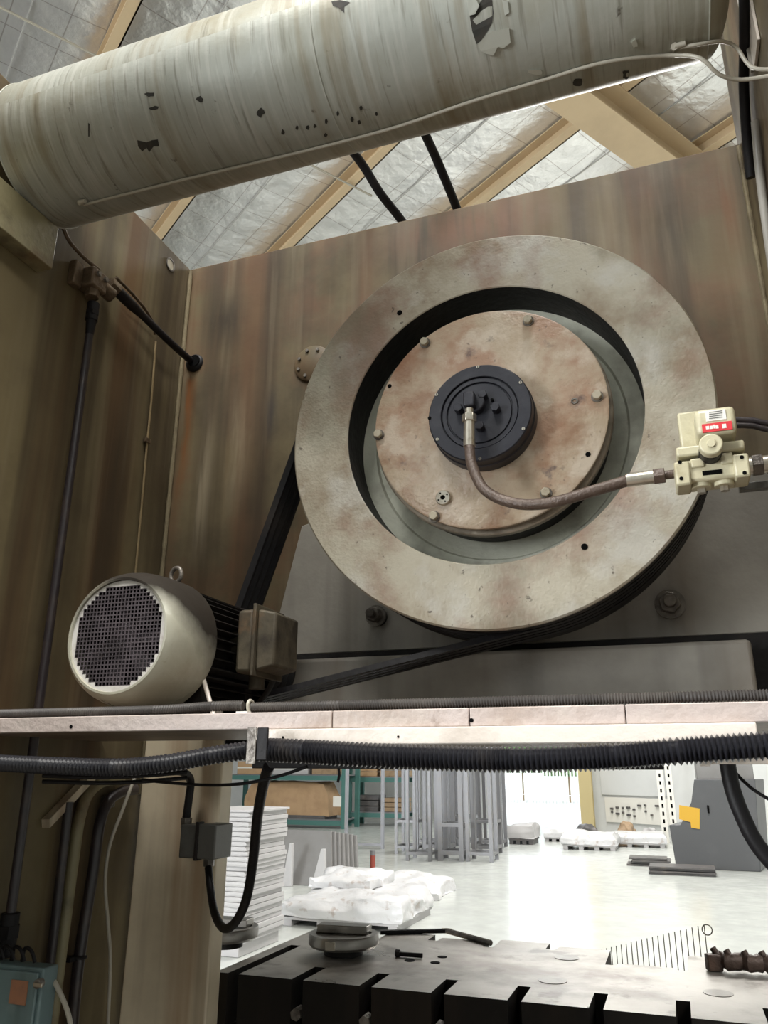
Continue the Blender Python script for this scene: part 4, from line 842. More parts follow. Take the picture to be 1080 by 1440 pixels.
# right side plate fittings
ya, yc = sorted((onX(1071, 60, XR).y, onX(1058, 60, XR).y))
ab = thing('angle_bar', V((XR, ya, 1.25)), 'pale grey upright angle bar on the right plate beside the tank', 'angle bar')
MB().box((XR-0.006, ya, 1.27), (XR-0.0005, yc, 2.2)).build('leg_flange', M['rail'], ab, bevel=0.001)
MB().box((XR-0.012, yc, 1.27), (XR-0.0005, yc+0.004, 2.2)).build('web_flange', M['greyplate'], ab, bevel=0.001)
p = [onX(1046, -60, XR-0.014), onX(1047, 60, XR-0.014), onX(1046, 120, XR-0.014), onX(1050, 190, XR-0.014), onX(1056, 250, XR-0.014)]
tag(MB().tube(spline(p), 0.010, 12).build('black_hose', M['rubber'], loc=p[0]), 'black hose hanging down the right plate beside the tank end', 'hose')
p = [onX(1062, 170, XR-0.01), onX(1068, 240, XR-0.01), onX(1078, 320, XR-0.01), onX(1092, 420, XR-0.01)]
tag(MB().tube(spline(p), 0.008, 12).build('grey_conduit', M['greyplate'], loc=p[0]), 'grey conduit clipped down the right plate', 'conduit')

# ================================================================== LEFT PLATE PLUMBING
XP = XL+0.028
c = onX(133, 398, XP)
bl = thing('pneumatic_block', c, 'dirty brown pneumatic manifold block on the left plate', 'manifold')
MB().box(c+V((-0.0275, -0.028, -0.022)), c+V((0.018, 0.022, 0.026))).build('block', M['brass'], bl, bevel=0.004)
MB().box(c+V((-0.0277, -0.055, -0.03)), c+V((-0.008, -0.028, 0.03))).build('mount_plate', M['brass'], bl, bevel=0.003)
MB().cyl(c+V((0, 0.02, 0.004)), c+V((0.006, 0.055, -0.002)), 0.017, 20).build('end_cap', M['brass'], bl, bevel=0.002)
for dy in (-0.012, 0.012): MB().hexn(c+V((0.016, dy, 0.012)), c+V((0.024, dy, 0.012)), 0.006).build('block_bolt', M['dsteel'], bl)
MB().hexn(c+V((0, -0.002, -0.040)), c+V((0, -0.002, -0.020)), 0.016).build('lower_nut', M['brass'], bl, bevel=0.001)
top = onX(131, 432, XP); bot = onX(14, 1292, XP)
vpz = thing('air_pipe', V((bot.x, bot.y, bot.z)), 'long dark upright air pipe running down the left plate', 'pipe')
dp = (bot-top).normalized()
MB().cyl(top-dp*0.01, top+dp*0.035, 0.0135, 18).build('coupling', M['rubber'], vpz, bevel=0.001)
MB().hexn(top+dp*0.012, top+dp*0.022, 0.0155).build('coupling_nut', M['rubber'], vpz)
MB().cyl(top+dp*0.03, top+dp*0.075, 0.012, 18, 0.0085).build('reducer', M['rubber'], vpz)
MB().cyl(top+dp*0.07, bot, 0.0088, 18).build('tube_run', M['pipe'], vpz)
MB().cyl(bot-dp*0.01, bot+dp*0.06, 0.016, 18).build('lower_coupling', M['rubber'], vpz, bevel=0.002)
MB().hexn(bot+dp*0.01, bot+dp*0.03, 0.02).build('lower_nut', M['rubber'], vpz)
gh = onY(274, 511, YW)
gg = thing('hose_grommet', gh, 'black round rubber grommet in the beige panel beside its weld', 'grommet')
MB().lathe(gh, (0, 1, 0), [(0, -0.010), (0.018, -0.010), (0.024, -0.006), (0.026, -0.0005)], 32).build('ring', M['rubber'], gg)
MB().cyl(gh+V((0.004, -0.012, 0.002)), gh+V((0.004, -0.009, 0.002)), 0.017, 24).build('bore', M['blackhole'], gg)
p = [onX(160, 404, XP), onX(175, 419, XP+0.003), onX(205, 448, XP+0.008), onY(240, 482, 1.50), onY(268, 507, 1.609)]
dh = thing('feed_hose', p[0], 'thick black hose slanting from the manifold block to the grommet', 'hose')
sp_ = spline(p); MB().tube(sp_, [0.0135 if i < 6 else 0.0135-0.004*min(1, (i-6)/4) for i in range(len(sp_))], 14).build('hose_line', M['rubber'], dh)
MB().hexn(p[0]-(p[1]-p[0])*0.4, p[0]+(p[1]-p[0])*0.3, 0.016).build('hose_nut', M['brass'], dh)
p = [onX(88, 318, XP-0.01), onX(98, 340, XP-0.01), onX(118, 362, XP-0.01), onX(140, 380, XP)]
tag(MB().tube(spline(p), 0.0045, 10).build('brown_tube', M['brass'], loc=p[0]), 'thin brown tube curving from the tank down to the manifold block', 'tube')
p = [onX(163, 390, XP+0.004), onX(185, 412, XP+0.006), onX(205, 436, XP), onX(216, 456, XP-0.01), onX(218, 470, XP-0.02)]
tag(MB().tube(spline(p), 0.0038, 10).build('brown_tube', M['brass'], loc=p[0]), 'thin brown tube arching over the thick black feed hose', 'tube')
p = [onX(219, 480, XL+0.004), onX(213, 560, XL+0.004), onX(207, 620, XL+0.004), onX(200, 700, XL+0.004), onX(191, 800, XL+0.004), onX(182, 900, XL+0.004)]
cp = thing('copper_line', p[0], 'thin copper grease line running down the left plate by the corner', 'tube')
MB().tube(spline(p), 0.0028, 8).build('line', M['copper'], cp)
MB().box(p[2]+V((-0.0035, -0.012, -0.006)), p[2]+V((0.005, 0.008, 0.006))).build('clip', M['brass'], cp, bevel=0.001)

# lower left pipes
a, b = onX(97, 1128, XL+0.02), onX(70, 1360, XL+0.02)
tag(MB().cyl(a, b+(b-a)*1.2, 0.009, 16).build('drain_pipe', M['pipe'], loc=b), 'slim dark upright pipe under the angle brace', 'pipe')
p = [onX(170, 1096, XL+0.016), onX(145, 1099, XL+0.016), onX(124, 1116, XL+0.016), onX(112, 1150, XL+0.016), onX(104, 1200, XL+0.016), onX(84, 1350, XL+0.016), onX(70, 1460, XL+0.016)]
tag(MB().tube(spline(p), 0.012, 14).build('grey_conduit', M['bracket'], loc=p[-1]), 'olive grey conduit curving over beside the black bent pipe', 'conduit')
p = [onX(190, 1110, XL+0.02), onX(170, 1114, XL+0.02), onX(152, 1128, XL+0.02), onX(140, 1160, XL+0.02), onX(130, 1230, XL+0.02), onX(111, 1350, XL+0.02), onX(101, 1450, XL+0.02), onX(91, 1560, XL+0.02)]
bp_ = thing('bent_pipe', p[-1], 'black pipe bending over at the top beside the angle brace', 'pipe')
MB().tube(spline(p), 0.0115, 14).build('pipe_run', M['pipe'], bp_)
c = onX(111, 1346, XL+0.02); MB().torus(c, (0, 0.1, 1), 0.013, 0.0035, 24, 8).build('clamp_band', M['rubber'], bp_)
MB().box(c+V((-0.019, -0.03, -0.004)), c+V((0.004, -0.012, 0.004))).build('clamp_ear', M['rubber'], bp_)
c = onX(152, 1128, XL+0.012); tag(MB().box(c+V((-0.011, -0.012, -0.010)), c+V((0.01, 0.012, 0.012))).build('terminal_block', M['jbox'], loc=c, bevel=0.002), 'small grey block on the left plate at the pipe bend', 'block')
p = [onX(190, 1092, XL+0.038), onX(172, 1140, XL+0.038), onX(154, 1190, XL+0.03), onX(148, 1240, XL+0.03), onX(152, 1300, XL+0.03), onX(155, 1350, XL+0.03), onX(152, 1440, XL+0.03), onX(150, 1520, XL+0.03)]
tag(MB().tube(spline(p), 0.0035, 10).build('white_cable', M['tube'], loc=p[0]), 'thin white cable wandering down the left plate beside the column', 'cable')
# teal control box
c0, c1 = onY(-40, 1460, 1.17), onY(62, 1362, 1.17)
cb = thing('control_box', V((c0.x, 1.2, c0.z-0.08)), 'small teal control box with an orange label on the left plate', 'control box')
cx0, cx1 = XL+0.0005, c1.x+0.0
bx = MB().box((cx0, 1.17, c0.z-0.12), (cx1, 1.205, c1.z)).build('case', M['teal'], cb, bevel=0.003)
MB().box((cx0+0.004, 1.164, c0.z-0.11), (cx1-0.006, 1.1698, c1.z-0.006)).build('lid', M['teal'], cb, bevel=0.002)
a, b = onY(12, 1411, 1.163), onY(40, 1380, 1.163)
MB().box((a.x, 1.1625, a.z), (b.x, 1.1638, b.z)).build('orange_label', M['orange'], cb, smooth=0)
c = onY(55, 1383, 1.16)
lt = MB().cyl(c+V((0, -0.006, 0)), c+V((0, 0.006, 0)), 0.007, 18).build('latch', M['dsteel'], cb, bevel=0.001)
MB().box(c+V((-0.003, -0.010, -0.003)), c+V((0.014, -0.005, 0.003))).build('latch_lever', M['steel'], lt, bevel=0.001)
p = [onY(70, 1370, 1.2), onY(84, 1395, 1.2), onY(97, 1430, 1.2), onY(104, 1480, 1.2)]
tag(MB().tube(spline(p), 0.004, 10).build('white_cable', M['tube'], loc=p[0]), 'thin pale cable leaving the right side of the teal box', 'cable')
for k in range(5):
    x_ = cx0+0.02+0.022*k; p = [V((x_, 1.19, c1.z+0.002)), V((x_+0.006, 1.187, c1.z+0.022)), V((x_+0.022, 1.184, c1.z+0.020)), V((x_+0.03, 1.187, c1.z+0.003))]
    tag(MB().tube(spline(p, 0.004), 0.003, 8).build('wire_loop', M['rubber'], loc=p[0]), 'small loop of black wire on top of the teal box', 'wire', 'wire loops on the teal box')

# junction box on the column
YJ = 1.53
a, b = onY(249, 1207, YJ), onY(304, 1161, YJ)
jx = thing('junction_box', V(((a.x+b.x)/2, YW-0.02, a.z)), 'small dark grey junction box screwed to the cream column', 'junction box')
xm = onY(277, 1180, YJ).x
MB().box((a.x, YJ+0.004, a.z), (xm-0.001, YW-0.0205, b.z)).build('case_half', M['jbox'], jx, bevel=0.003)
MB().box((xm+0.001, YJ, a.z), (b.x, YW-0.0205, b.z+0.002)).build('lid_half', M['jbox'], jx, bevel=0.003)
MB().box((xm-0.004, YJ-0.003, a.z-0.003), (xm+0.003, YJ+0.02, b.z+0.006)).build('hinge_strip', M['greasy'], jx, bevel=0.001)
for q in ((262, 1157), (294, 1211)):
    c = onY(*q, 1.56); MB().hexn(c+V((0, 0, -0.010)), c+V((0, 0, 0.010)), 0.012).build('cable_gland', M['dsteel'], jx, bevel=0.001)
p = [onY(262, 1150, 1.56), onY(266, 1120, 1.56), onY(268, 1098, 1.55), onY(258, 1086, 1.5), onY(235, 1084, 1.4), onY(205, 1086, 1.2)]
tag(MB().tube(spline(p), 0.0085, 12).build('box_cable', M['rubber'], loc=p[0]), 'short black cable rising from the top of the junction box', 'cable')
p = [onY(293, 1220, 1.555), onY(296, 1250, 1.53), onY(302, 1284, 1.48), onY(314, 1305, 1.42), onY(330, 1298, 1.36), onY(346, 1266, 1.28), onY(356, 1210, 1.20), onY(362, 1150, 1.12), onY(370, 1105, 1.05), onY(378, 1078, 1.0)]
tag(MB().tube(spline(p), [0.0078]*len(spline(p)), 14).build('loop_cable', M['rubber'], loc=p[0]), 'black cable hanging in a deep loop between junction box and tray', 'cable')
p = [onY(200, 1096, 1.06), onY(230, 1100, 1.05), onY(290, 1104, 1.05), onY(340, 1102, 1.0), onY(390, 1092, 1.0), onY(432, 1078, 1.0)]
tag(MB().tube(spline(p), 0.0022, 8).build('thin_cable', M['rubber'], loc=p[0]), 'thin dark cable strung below the shelf across the looped cable', 'cable')
for k in range(3):
    p = [onY(60, 1099-8*k, 1.05), onY(140, 1101-8*k, 1.08), onY(200, 1099-8*k, 1.12), onY(262, 1094-8*k, 1.2)]
    tag(MB().tube(spline(p), 0.0032, 8).build('bundle_cable', M['rubber'], loc=p[0]), 'black cable in the bundle behind the sagging ribbed conduit', 'cable', 'cable bundle under the shelf')
p = [onY(476, 1078, 1.02), onY(477, 1090, 1.02), onY(475, 1100, 1.02)]
tag(MB().tube(spline(p), [0.002]*len(spline(p)), 8).build('cable_end', M['rubber'], loc=p[0]), 'short black cable end dangling below the tray', 'cable')

# ================================================================== BACKGROUND HALL
def px_box(x0, x1, ytop, ybase, depth, mbm=None, Y=None):
    """a box standing on the floor: left/right columns, top row, base row give its front face"""
    a = gp((x0+x1)/2, ybase) if Y is None else V((0, Y, FLOOR)); Yf = a.y
    l, r_ = onY(x0, ybase, Yf), onY(x1, ybase, Yf); top_ = onY((x0+x1)/2, ytop, Yf).z
    return V((l.x, Yf, FLOOR)), V((r_.x, Yf+depth, top_))
# white stack of wrapped sheets beside the column
a, b = px_box(262, 338, 1140, 1345, 0.75)
ws = thing('sheet_stack', V(((a.x+b.x)/2, a.y, FLOOR)), 'tall white stack of foam-wrapped sheets on a low pallet', 'stack')
MB().box((a.x, a.y+0.02, FLOOR+0.001), (b.x-0.03, b.y, FLOOR+0.10)).build('pallet', M['paper'], ws, bevel=0.005)
NS = 26; hz = (b.z-FLOOR-0.11)/NS
for i in range(NS):
    z0 = FLOOR+0.101+hz*i; dx = random.uniform(-0.02, 0.02); dy = random.uniform(-0.02, 0.02); nn = 10
    mb = MB(); top_r = []
    for k in range(nn+1):
        x = a.x+dx+(b.x-a.x)*k/nn; wv = 0.012*mnoise.noise(V((k*0.7, i*2.1, 0)))
        for (yy, zz) in ((a.y+dy+wv, z0+0.002+wv*0.3), (a.y+dy-0.008+wv, z0+hz*0.5), (a.y+dy+wv, z0+hz*0.97), (b.y, z0+hz*0.97), (b.y, z0+0.002)):
            mb.v.append(V((x+(0.02 if k == nn and zz == z0+hz*0.5 else 0), yy, zz)))
    mb.f = [(k*5+j, k*5+(j+1) % 5, (k+1)*5+(j+1) % 5, (k+1)*5+j) for k in range(nn) for j in range(5)]+[(0, 1, 2, 3, 4), tuple(nn*5+j for j in range(5))]
    mb.build('wrapped_sheet', M['paper'], ws, smooth=50)
MB().box((a.x, a.y-0.01, b.z-0.008), (b.x+0.03, b.y, b.z+0.012)).build('top_board', M['paper'], ws, bevel=0.003)

# leaning grey panels
Yp = gp(440, 1246).y
lpn = None
xl_, xr_ = onY(388, 1200, Yp).x, onY(458, 1200, Yp).x
ztp = onY(430, 1168, Yp+0.25).z
lean = V((0, 0.30, 0))
for k in range(7):
    off = V((0.030*k, 0.065*k, 0)); x0, x1 = xl_+off.x, xr_+off.x+0.008*k; dz = 0.012*k
    base = [V((x0, Yp+off.y, FLOOR+0.002)), V((x1+0.10, Yp+off.y, FLOOR+0.002)), V((x1-0.06, Yp+off.y+0.30, ztp-dz)), V((x0, Yp+off.y+0.30, ztp-dz))]
    o = MB().prism(base, V((0.0, 0.045, 0))).build('door_leaf', M['panelgrey'], loc=base[0], smooth=0, bevel=0.004)
    tag(o, ('first', 'second', 'third', 'fourth', 'fifth', 'sixth', 'seventh')[k]+' grey leaning door leaf counted from the pale wedges', 'panel', 'leaning grey door leaves')
for q in ((452, 1250, 1193, 20), (408, 1245, 1185, 14)):
    c = gp(q[0], q[1]); tz = onY(q[0]+4, q[2], c.y).z; hw = q[3]*c.y/F_PX*0.55
    tag(MB().prism([V((c.x-hw, c.y-0.12, FLOOR+0.001)), V((c.x+hw, c.y-0.12, FLOOR+0.001)), V((c.x+hw*0.7, c.y-0.1, tz)), V((c.x+hw*0.2, c.y-0.1, tz))], V((0, 0.06, 0))).build('prop_wedge', M['paper'], loc=c, bevel=0.004), ('wider' if q[3] > 15 else 'narrower')+' pale wedge propped against the grey door leaves', 'wedge', 'wedges at the door leaves')

# film-wrapped pallets and film heaps
def wrapped(x0, x1, yt, yb, depth, seed, label, amp=0.05, palm='wood', name='wrapped_pallet', fr=2.4, rz=0.0, mm='film'):
    a, b = px_box(x0, x1, yt, yb, depth); c = (a+b)/2
    t = thing(name, V((c.x, c.y, FLOOR)), label, 'pallet')
    ph = min(0.12, (b.z-FLOOR)*0.3)
    pb = MB()
    for k in range(4):
        xx = a.x+0.03+(b.x-a.x-0.16)*k/3; MB().box((xx, a.y+0.03, FLOOR+0.001), (xx+0.09, b.y-0.03, FLOOR+ph*0.7)).build('bearer', M[palm], t, smooth=0)
    MB().box((a.x+0.02, a.y+0.02, FLOOR+ph*0.7), (b.x-0.02, b.y-0.02, FLOOR+ph)).build('deck_board', M[palm], t, smooth=0)
    lump((a.x, a.y, FLOOR+ph), (b.x, b.y, b.z), seed, amp, fr=fr).build('film_wrap', M[mm], t, smooth=60)
    return t
wp0 = wrapped(392, 562, 1264, 1308, 1.2, 3, 'low pallet of goods in crumpled clear film before the leaning leaves', 0.07, 'paper', fr=3.4)
a, b = px_box(512, 612, 1236, 1264, 0.9)
tag(lump((a.x, a.y, FLOOR+0.002), (b.x, b.y, b.z), 5, 0.10, fr=1.6, taper=0.5).build('film_heap', M['film'], loc=V((a.x, a.y, FLOOR)), smooth=60), 'loose heap of white plastic film on the floor by the leaning leaves', 'plastic film')
a, b = px_box(395, 560, 1262, 1306, 1.3)
lump((a.x+0.05, a.y+0.5, b.z+0.005), (a.x+0.75, a.y+1.2, b.z+0.18), 8, 0.07, fr=2.6, taper=0.6).build('loose_film', M['film'], wp0, smooth=60)
wrapped(790, 868, 1172, 1196, 1.0, 11, 'white film-wrapped low pallet beside the dark steel plates', 0.05, 'paper')
wrapped(858, 938, 1172, 1192, 1.0, 13, 'white wrapped pallet with a flat top near the tool board', 0.03, 'paper')
wrapped(714, 752, 1160, 1188, 0.8, 15, 'grey wrapped bundle on a pallet in front of the open door', 0.08, 'darkpal', fr=1.4, mm='paper')
wrapped(764, 805, 1165, 1184, 0.8, 17, 'white wrapped bundle on a pallet next to the grey one at the door', 0.06, 'paper', fr=1.4)
for i, (x0, x1, yb, lb) in enumerate(((886, 940, 1219, 'low dark stack of steel plates before the grey machine'), (918, 1012, 1232, 'low dark stack of steel plates overlapping the grey machine foot'))):
    a, b = px_box(x0, x1, yb-12, yb, 0.55)
    t = thing('plate_stack', V(((a.x+b.x)/2, a.y, FLOOR)), lb, 'steel plates')
    hh = (b.z-FLOOR)
    for k in range(4):
        dx = random.uniform(-0.06, 0.06)
        MB().box((a.x+dx, a.y+random.uniform(0, 0.08), FLOOR+0.002+hh*k/4), (b.x+dx, b.y, FLOOR+hh*(k+0.85)/4)).build('plate', M['darkpal'], t, smooth=0)

# bollard post
a = gp(524, 1228); zt2 = onY(524, 1196, a.y).z
po = thing('short_post', V((a.x, a.y, FLOOR)), 'short steel post with a red foot beside the leaning leaves', 'post')
MB().cyl((a.x, a.y, FLOOR+0.25), (a.x, a.y, zt2), 0.04, 16).build('tube', M['frame'], po)
MB().cyl((a.x, a.y, FLOOR+0.001), (a.x, a.y, FLOOR+0.25), 0.041, 16).build('red_foot', M['redpost'], po)

# tall welded frames
def steel_frame(x, y, wd, ht, rz, label, tb_=0.05, rails=(0.06,), depth=0.0, group=None):
    t = thing('steel_frame', V((x, y, FLOOR)), label, 'steel frame', group)
    R = Matrix.Rotation(rz, 3, 'Z'); c = V((x, y, 0))
    def rb(p0, p1):
        m_ = MB().box(p0, p1); m_.v = [R @ q+c for q in m_.v]; return m_
    for s in (-1, 1):
        for dpt in ((0, depth) if depth else (0,)):
            rb((s*wd/2-tb_/2, dpt-tb_/2, FLOOR+0.001), (s*wd/2+tb_/2, dpt+tb_/2, FLOOR+ht)).build('upright', M['frame'], t, smooth=0)
    for z in rails+(ht-0.05,):
        rb((-wd/2+tb_/2, -tb_/2, FLOOR+z), (wd/2-tb_/2, tb_/2, FLOOR+z+tb_*0.8)).build('rail', M['frame'], t, smooth=0)
        if depth:
            rb((-wd/2+tb_/2, depth-tb_/2, FLOOR+z), (wd/2-tb_/2, depth+tb_/2, FLOOR+z+tb_*0.8)).build('rail', M['frame'], t, smooth=0)
            for s in (-1, 1): rb((s*wd/2-tb_/2, tb_/2, FLOOR+z), (s*wd/2+tb_/2, depth-tb_/2, FLOOR+z+tb_*0.8)).build('side_rail', M['frame'], t, smooth=0)
    return t
for i, (x0, x1, yb, dpt) in enumerate(((572, 606, 1211, 0.5), (619, 650, 1211, 0.5), (658, 692, 1212, 0.5), (556, 588, 1201, 0.5), (596, 632, 1201, 0.5), (668, 698, 1202, 0.5), (588, 618, 1192, 0.5), (636, 666, 1192, 0.5), (676, 706, 1193, 0.5))):
    c = gp((x0+x1)/2, yb); wd = (x1-x0)*c.y/F_PX*0.92
    steel_frame(c.x, c.y, wd, 2.6, 0.03*math.sin(i*2.1)+0.05, 'tall galvanised upright frame in the cluster before the open door', (0.055, 0.08, 0.065)[i % 3], (0.10, 0.55) if i % 2 else (0.10,), dpt, 'cluster of tall galvanised frames')
c = gp(512, 1193); steel_frame(c.x, c.y, 56*c.y/F_PX*0.95, 2.5, 0.05, 'single wide rectangular steel frame standing beside the frame cluster', 0.06, (0.05,))

# storage racks with goods on the left
def rack(px0, px1, Y, label, levels=(0.15, 1.25, 2.35)):
    a, b = onY(px0, 1100, Y), onY(px1, 1100, Y)
    t = thing('storage_rack', V(((a.x+b.x)/2, Y, FLOOR)), label, 'rack')
    for x in (a.x, b.x):
        for y in (Y, Y+1.0): MB().box((x-0.06, y-0.05, FLOOR+0.001), (x+0.06, y+0.05, FLOOR+3.2)).build('post', M['rackgreen'], t, smooth=0)
    for z in levels:
        for y in (Y-0.03, Y+1.0): MB().box((a.x+0.06, y-0.03, FLOOR+z-0.12), (b.x-0.06, y+0.03, FLOOR+z)).build('beam', M['rackgreen'], t, smooth=0)
        MB().box((a.x+0.06, Y, FLOOR+z), (b.x-0.06, Y+0.97, FLOOR+z+0.03)).build('shelf_board', M['frame'], t, smooth=0)
    return a.x, b.x
YR = 21.0
ax, bx_ = rack(322, 484, YR, 'green storage rack with a big kraft-wrapped bundle on it', (0.20, 1.35))
a, b = onY(342, 1130, YR), onY(462, 1095, YR)
kb_ = thing('kraft_bundle', V(((a.x+b.x)/2, YR+0.4, FLOOR+0.23)), 'big kraft paper wrapped bundle on the green rack', 'bundle')
lump((a.x, YR+0.05, FLOOR+0.30), (b.x, YR+0.95, FLOOR+1.20), 21, 0.06, fr=1.5, taper=0.15).build('paper_wrap', M['kraft'], kb_, smooth=60)
MB().box((a.x+0.1, YR+0.03, FLOOR+0.231), (b.x-0.1, YR+0.9, FLOOR+0.32)).build('base_board', M['darkpal'], kb_, smooth=0)
for i, (x0, x1, zz, hh, mm, lb) in enumerate(((330, 372, 1.381, 0.35, 'kraft', 'flat brown carton on the upper green rack shelf at its left'), (378, 430, 1.381, 0.28, 'paper', 'white carton on the upper green rack shelf'), (436, 470, 1.381, 0.5, 'wood', 'tan wooden crate on the upper green rack shelf'))):
    p0, p1 = onY(x0, 1100, YR), onY(x1, 1100, YR)
    t = thing('carton', V((p0.x, YR+0.2, FLOOR+zz)), lb, 'box')
    MB().box((p0.x, YR+0.1, FLOOR+zz), (p1.x, YR+0.8, FLOOR+zz+hh)).build('case', M[mm], t, bevel=0.01)
    MB().box((p0.x, YR+0.097, FLOOR+zz+hh*0.45), (p1.x, YR+0.1, FLOOR+zz+hh*0.55)).build('tape', M['white'], t, smooth=0)
YR2 = 22.5
rack(492, 572, YR2, 'second green storage rack behind the single steel frame', (0.35, 1.3))
for i, (x0, x1, zz, hh, mm, lb) in enumerate(((500, 530, 0.381, 0.45, 'darkpal', 'dark metal bin on the low shelf of the second green rack'), (535, 566, 0.381, 0.38, 'wood', 'wooden crate on the low shelf of the second green rack'), (498, 528, 1.331, 0.4, 'kraft', 'tan carton on the upper shelf of the second green rack'), (532, 568, 1.331, 0.55, 'wood', 'pale wooden crate on the upper shelf of the second green rack'))):
    p0, p1 = onY(x0, 1100, YR2), onY(x1, 1100, YR2)
    t = thing('crate', V((p0.x, YR2+0.2, FLOOR+zz)), lb, 'crate')
    for k in range(3): MB().box((p0.x, YR2+0.1, FLOOR+zz+hh*k/3+0.004), (p1.x, YR2+0.8, FLOOR+zz+hh*(k+0.92)/3)).build('board', M[mm], t, bevel=0.008)
# paper notice on the rack post
p = onY(474, 1127, YR-0.06); tag(MB().box(p+V((-0.12, 0, -0.13)), p+V((0.12, 0.004, 0.13))).build('paper_notice', M['white'], loc=p, smooth=0), 'blank white paper notice hung on the green rack post', 'notice')

# buff columns by the door, tool board, heap
c = uv(door_r+0.35, V1-0.5)
sc2 = thing('steel_column', V((c.x, c.y, FLOOR)), 'buff painted steel building column at the right of the open door', 'column')
for nm, bxs in (('flange', ((-0.16, -0.16), (0.16, -0.13))), ('flange', ((-0.16, 0.13), (0.16, 0.16))), ('web', ((-0.015, -0.13), (0.015, 0.13)))):
    mbx = MB().box((c.x+bxs[0][0], c.y+bxs[0][1], FLOOR+0.001), (c.x+bxs[1][0], c.y+bxs[1][1], ROOF-0.62)); mbx.build(nm, M['colyel'], sc2, smooth=0)
def wall_rect(px0, px1, py0, py1, off=0.02, th=0.03):
    """a board hung flat on the rear wall, found from its picture corners"""
    u0_, u1_ = to_u(ray_wall(px0)), to_u(ray_wall(px1)); zs = []
    for py in (py0, py1):
        d = ray((px0+px1)/2, py); zs.append((d*(V1/to_v(d))).z)
    return u0_, u1_, V1-off-th, V1-off, min(zs), max(zs)
q = wall_rect(846, 936, 1060, 1119); tbd = uvbox(*q).build('partition_board', M['wallw'], loc=uv(q[0], q[2], q[4]), bevel=0.01)
tag(tbd, 'large pale grey partition board above the tool board', 'board')
q = wall_rect(850, 938, 1122, 1158)
tb2 = thing('tool_board', uv(q[0], q[2], q[4]), 'white tool board with small hooks on the rear wall', 'tool board')
uvbox(*q).build('board', M['white'], tb2, smooth=0)
for r_ in range(3):
    for k in range(9):
        u = q[0]+(q[1]-q[0])*(0.12+0.09*k); z = q[4]+(q[5]-q[4])*(0.35+0.22*r_)
        if random.random() < 0.35: continue
        z += random.uniform(-0.05, 0.05); hw = random.uniform(0.015, 0.05)
        uvbox(u-hw, u+hw, q[2]-0.05, q[2], z-0.025, z+0.02).build('hook', M['darkpal'], tb2, smooth=0)
for i, (x0, x1, yt, yb, mm, lb) in enumerate(((808, 842, 1160, 1180, 'darkpal', 'low heap of dark scrap parts below the buff column'), (868, 896, 1160, 1184, 'wood', 'reddish brown box of parts below the tool board'), (904, 928, 1164, 1184, 'paper', 'white bag of parts below the tool board'))):
    a, b = px_box(x0, x1, yt, yb, 0.5)
    tag(lump((a.x, a.y, FLOOR+0.002), (b.x, b.y, b.z), 40+i, 0.10, fr=2.5, taper=0.4).build('parts_heap', M[mm], loc=V((a.x, a.y, FLOOR)), smooth=40), lb, 'heap')

# grey machine at the right
YM = 14.6
poly = [(950, 1212), (941, 1160), (957, 1160), (972, 1128), (976, 1096), (1062, 1096), (1070, 1226)]
pw = [onY(x, y, YM) for x, y in poly]; pw[0].z = FLOOR+0.002; pw[-1].z = FLOOR+0.002
gm = thing('sheet_metal_machine', V((pw[0].x, YM, FLOOR)), 'dark grey sheet metal machine with a yellow plate on its side', 'machine')
MB().prism(pw, V((0.25, 1.4, 0))).build('housing', M['machine'], gm, bevel=0.01)
pq = [onY(x, y, YM-0.012) for x, y in ((955, 1132), (984, 1137), (984, 1166), (972, 1164), (971, 1156), (955, 1152))]
MB().prism(pq, V((0, 0.011, 0))).build('yellow_plate', M['yellow'], gm, smooth=0)
p = onY(996, 1138, YM-0.03); MB().box(p+V((-0.015, 0, -0.06)), p+V((0.015, 0.03, 0.06))).build('handle', M['blackhole'], gm, bevel=0.005)
p0 = onY(1000, 1096, YM+0.1); MB().box((pw[4].x+0.05, YM+0.15, pw[4].z+0.001), (pw[5].x, YM+1.2, pw[4].z+0.8)).build('upper_housing', M['panelgrey'], gm, bevel=0.01)
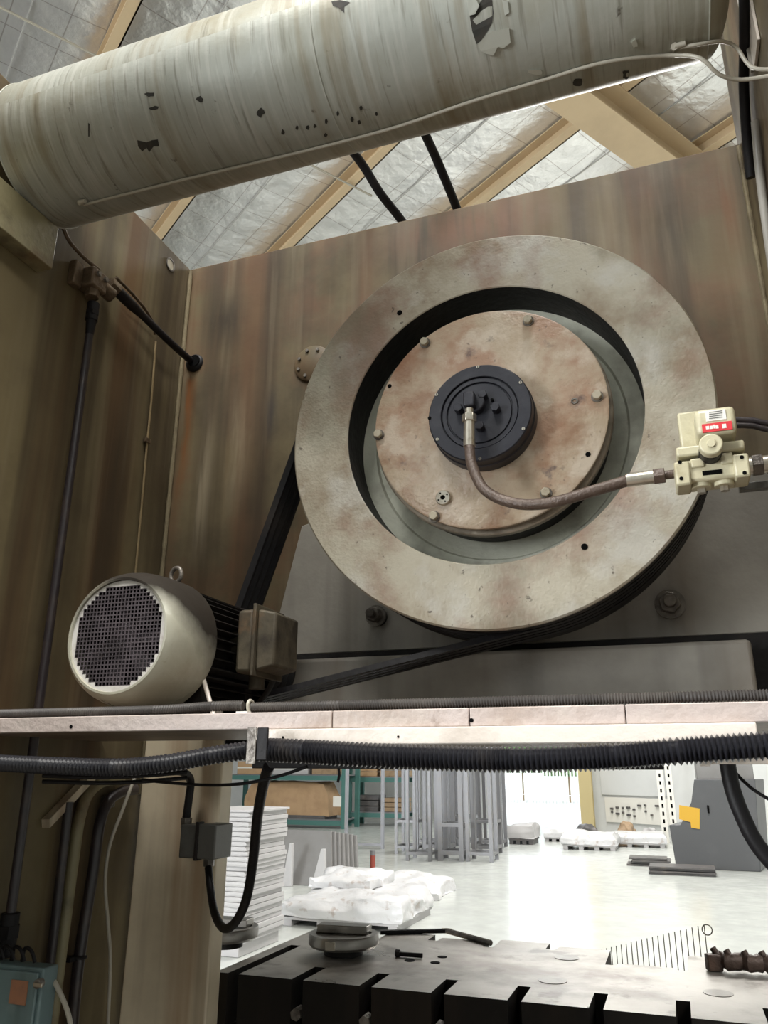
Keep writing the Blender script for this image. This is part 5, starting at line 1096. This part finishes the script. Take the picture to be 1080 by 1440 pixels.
# white slotted uprights behind the machine
for k, x_ in enumerate((937, 950)):
    c = gp(x_, 1186); t = MB().box((c.x-0.07, c.y, FLOOR+0.001), (c.x+0.07, c.y+0.06, FLOOR+2.6)).build('slotted_upright', M['white'], loc=V((c.x, c.y, FLOOR)), smooth=0)
    tag(t, 'white slotted steel upright, the one '+('nearer the tool board' if k == 0 else 'nearer the grey machine'), 'upright', 'white slotted uprights')
    for j in range(14): 
        z = FLOOR+0.25+0.16*j; MB().box((c.x-0.02, c.y-0.003, z), (c.x+0.02, c.y, z+0.08)).build('slot', M['blackhole'], t, smooth=0)

# outside: fence and hedges in the glare beyond the door
def at_v(px, v):
    d = ray(px, 1100); d.z = 0; return d*(v/to_v(d))
fa, fb = at_v(660, V1+14), at_v(860, V1+14)
fe = thing('yard_fence', V((fa.x, fa.y, FLOOR-0.03)), 'pale metal fence across the yard outside the door', 'fence')
nb = 44
for k in range(nb+1):
    p = fa.lerp(fb, k/nb); MB().box((p.x-0.04, p.y-0.02, FLOOR-0.03), (p.x+0.04, p.y+0.02, FLOOR+2.4)).build('paling', M['white'], fe, smooth=0)
for z in (0.4, 2.1): MB().tube([fa+V((0, 0, FLOOR+z)), fb+V((0, 0, FLOOR+z))], 0.03, 6).build('fence_rail', M['white'], fe)
for k, (qx, hh) in enumerate(((734, 3.6), (800, 3.2))):
    c = at_v(qx, V1+17); t = thing('yard_tree', V((c.x, c.y, FLOOR-0.03)), ('taller' if k == 0 else 'shorter')+' green tree behind the pale yard fence', 'tree')
    MB().cyl((c.x, c.y, FLOOR-0.03), (c.x, c.y, FLOOR+hh*0.6), 0.12, 10, 0.06).build('trunk', M['wood'], t)
    lump((c.x-1.1, c.y-1.0, FLOOR+hh*0.4), (c.x+1.1, c.y+1.0, FLOOR+hh*1.3), 60+k, 0.5, fr=1.6, taper=0.4).build('crown', M['leafg'], t, smooth=60)

# lift everything so that the floor lies at z = 0
for o in scene.objects:
    if o.parent is None and o.type in {'MESH', 'EMPTY'}: o.location.z += CAM_H
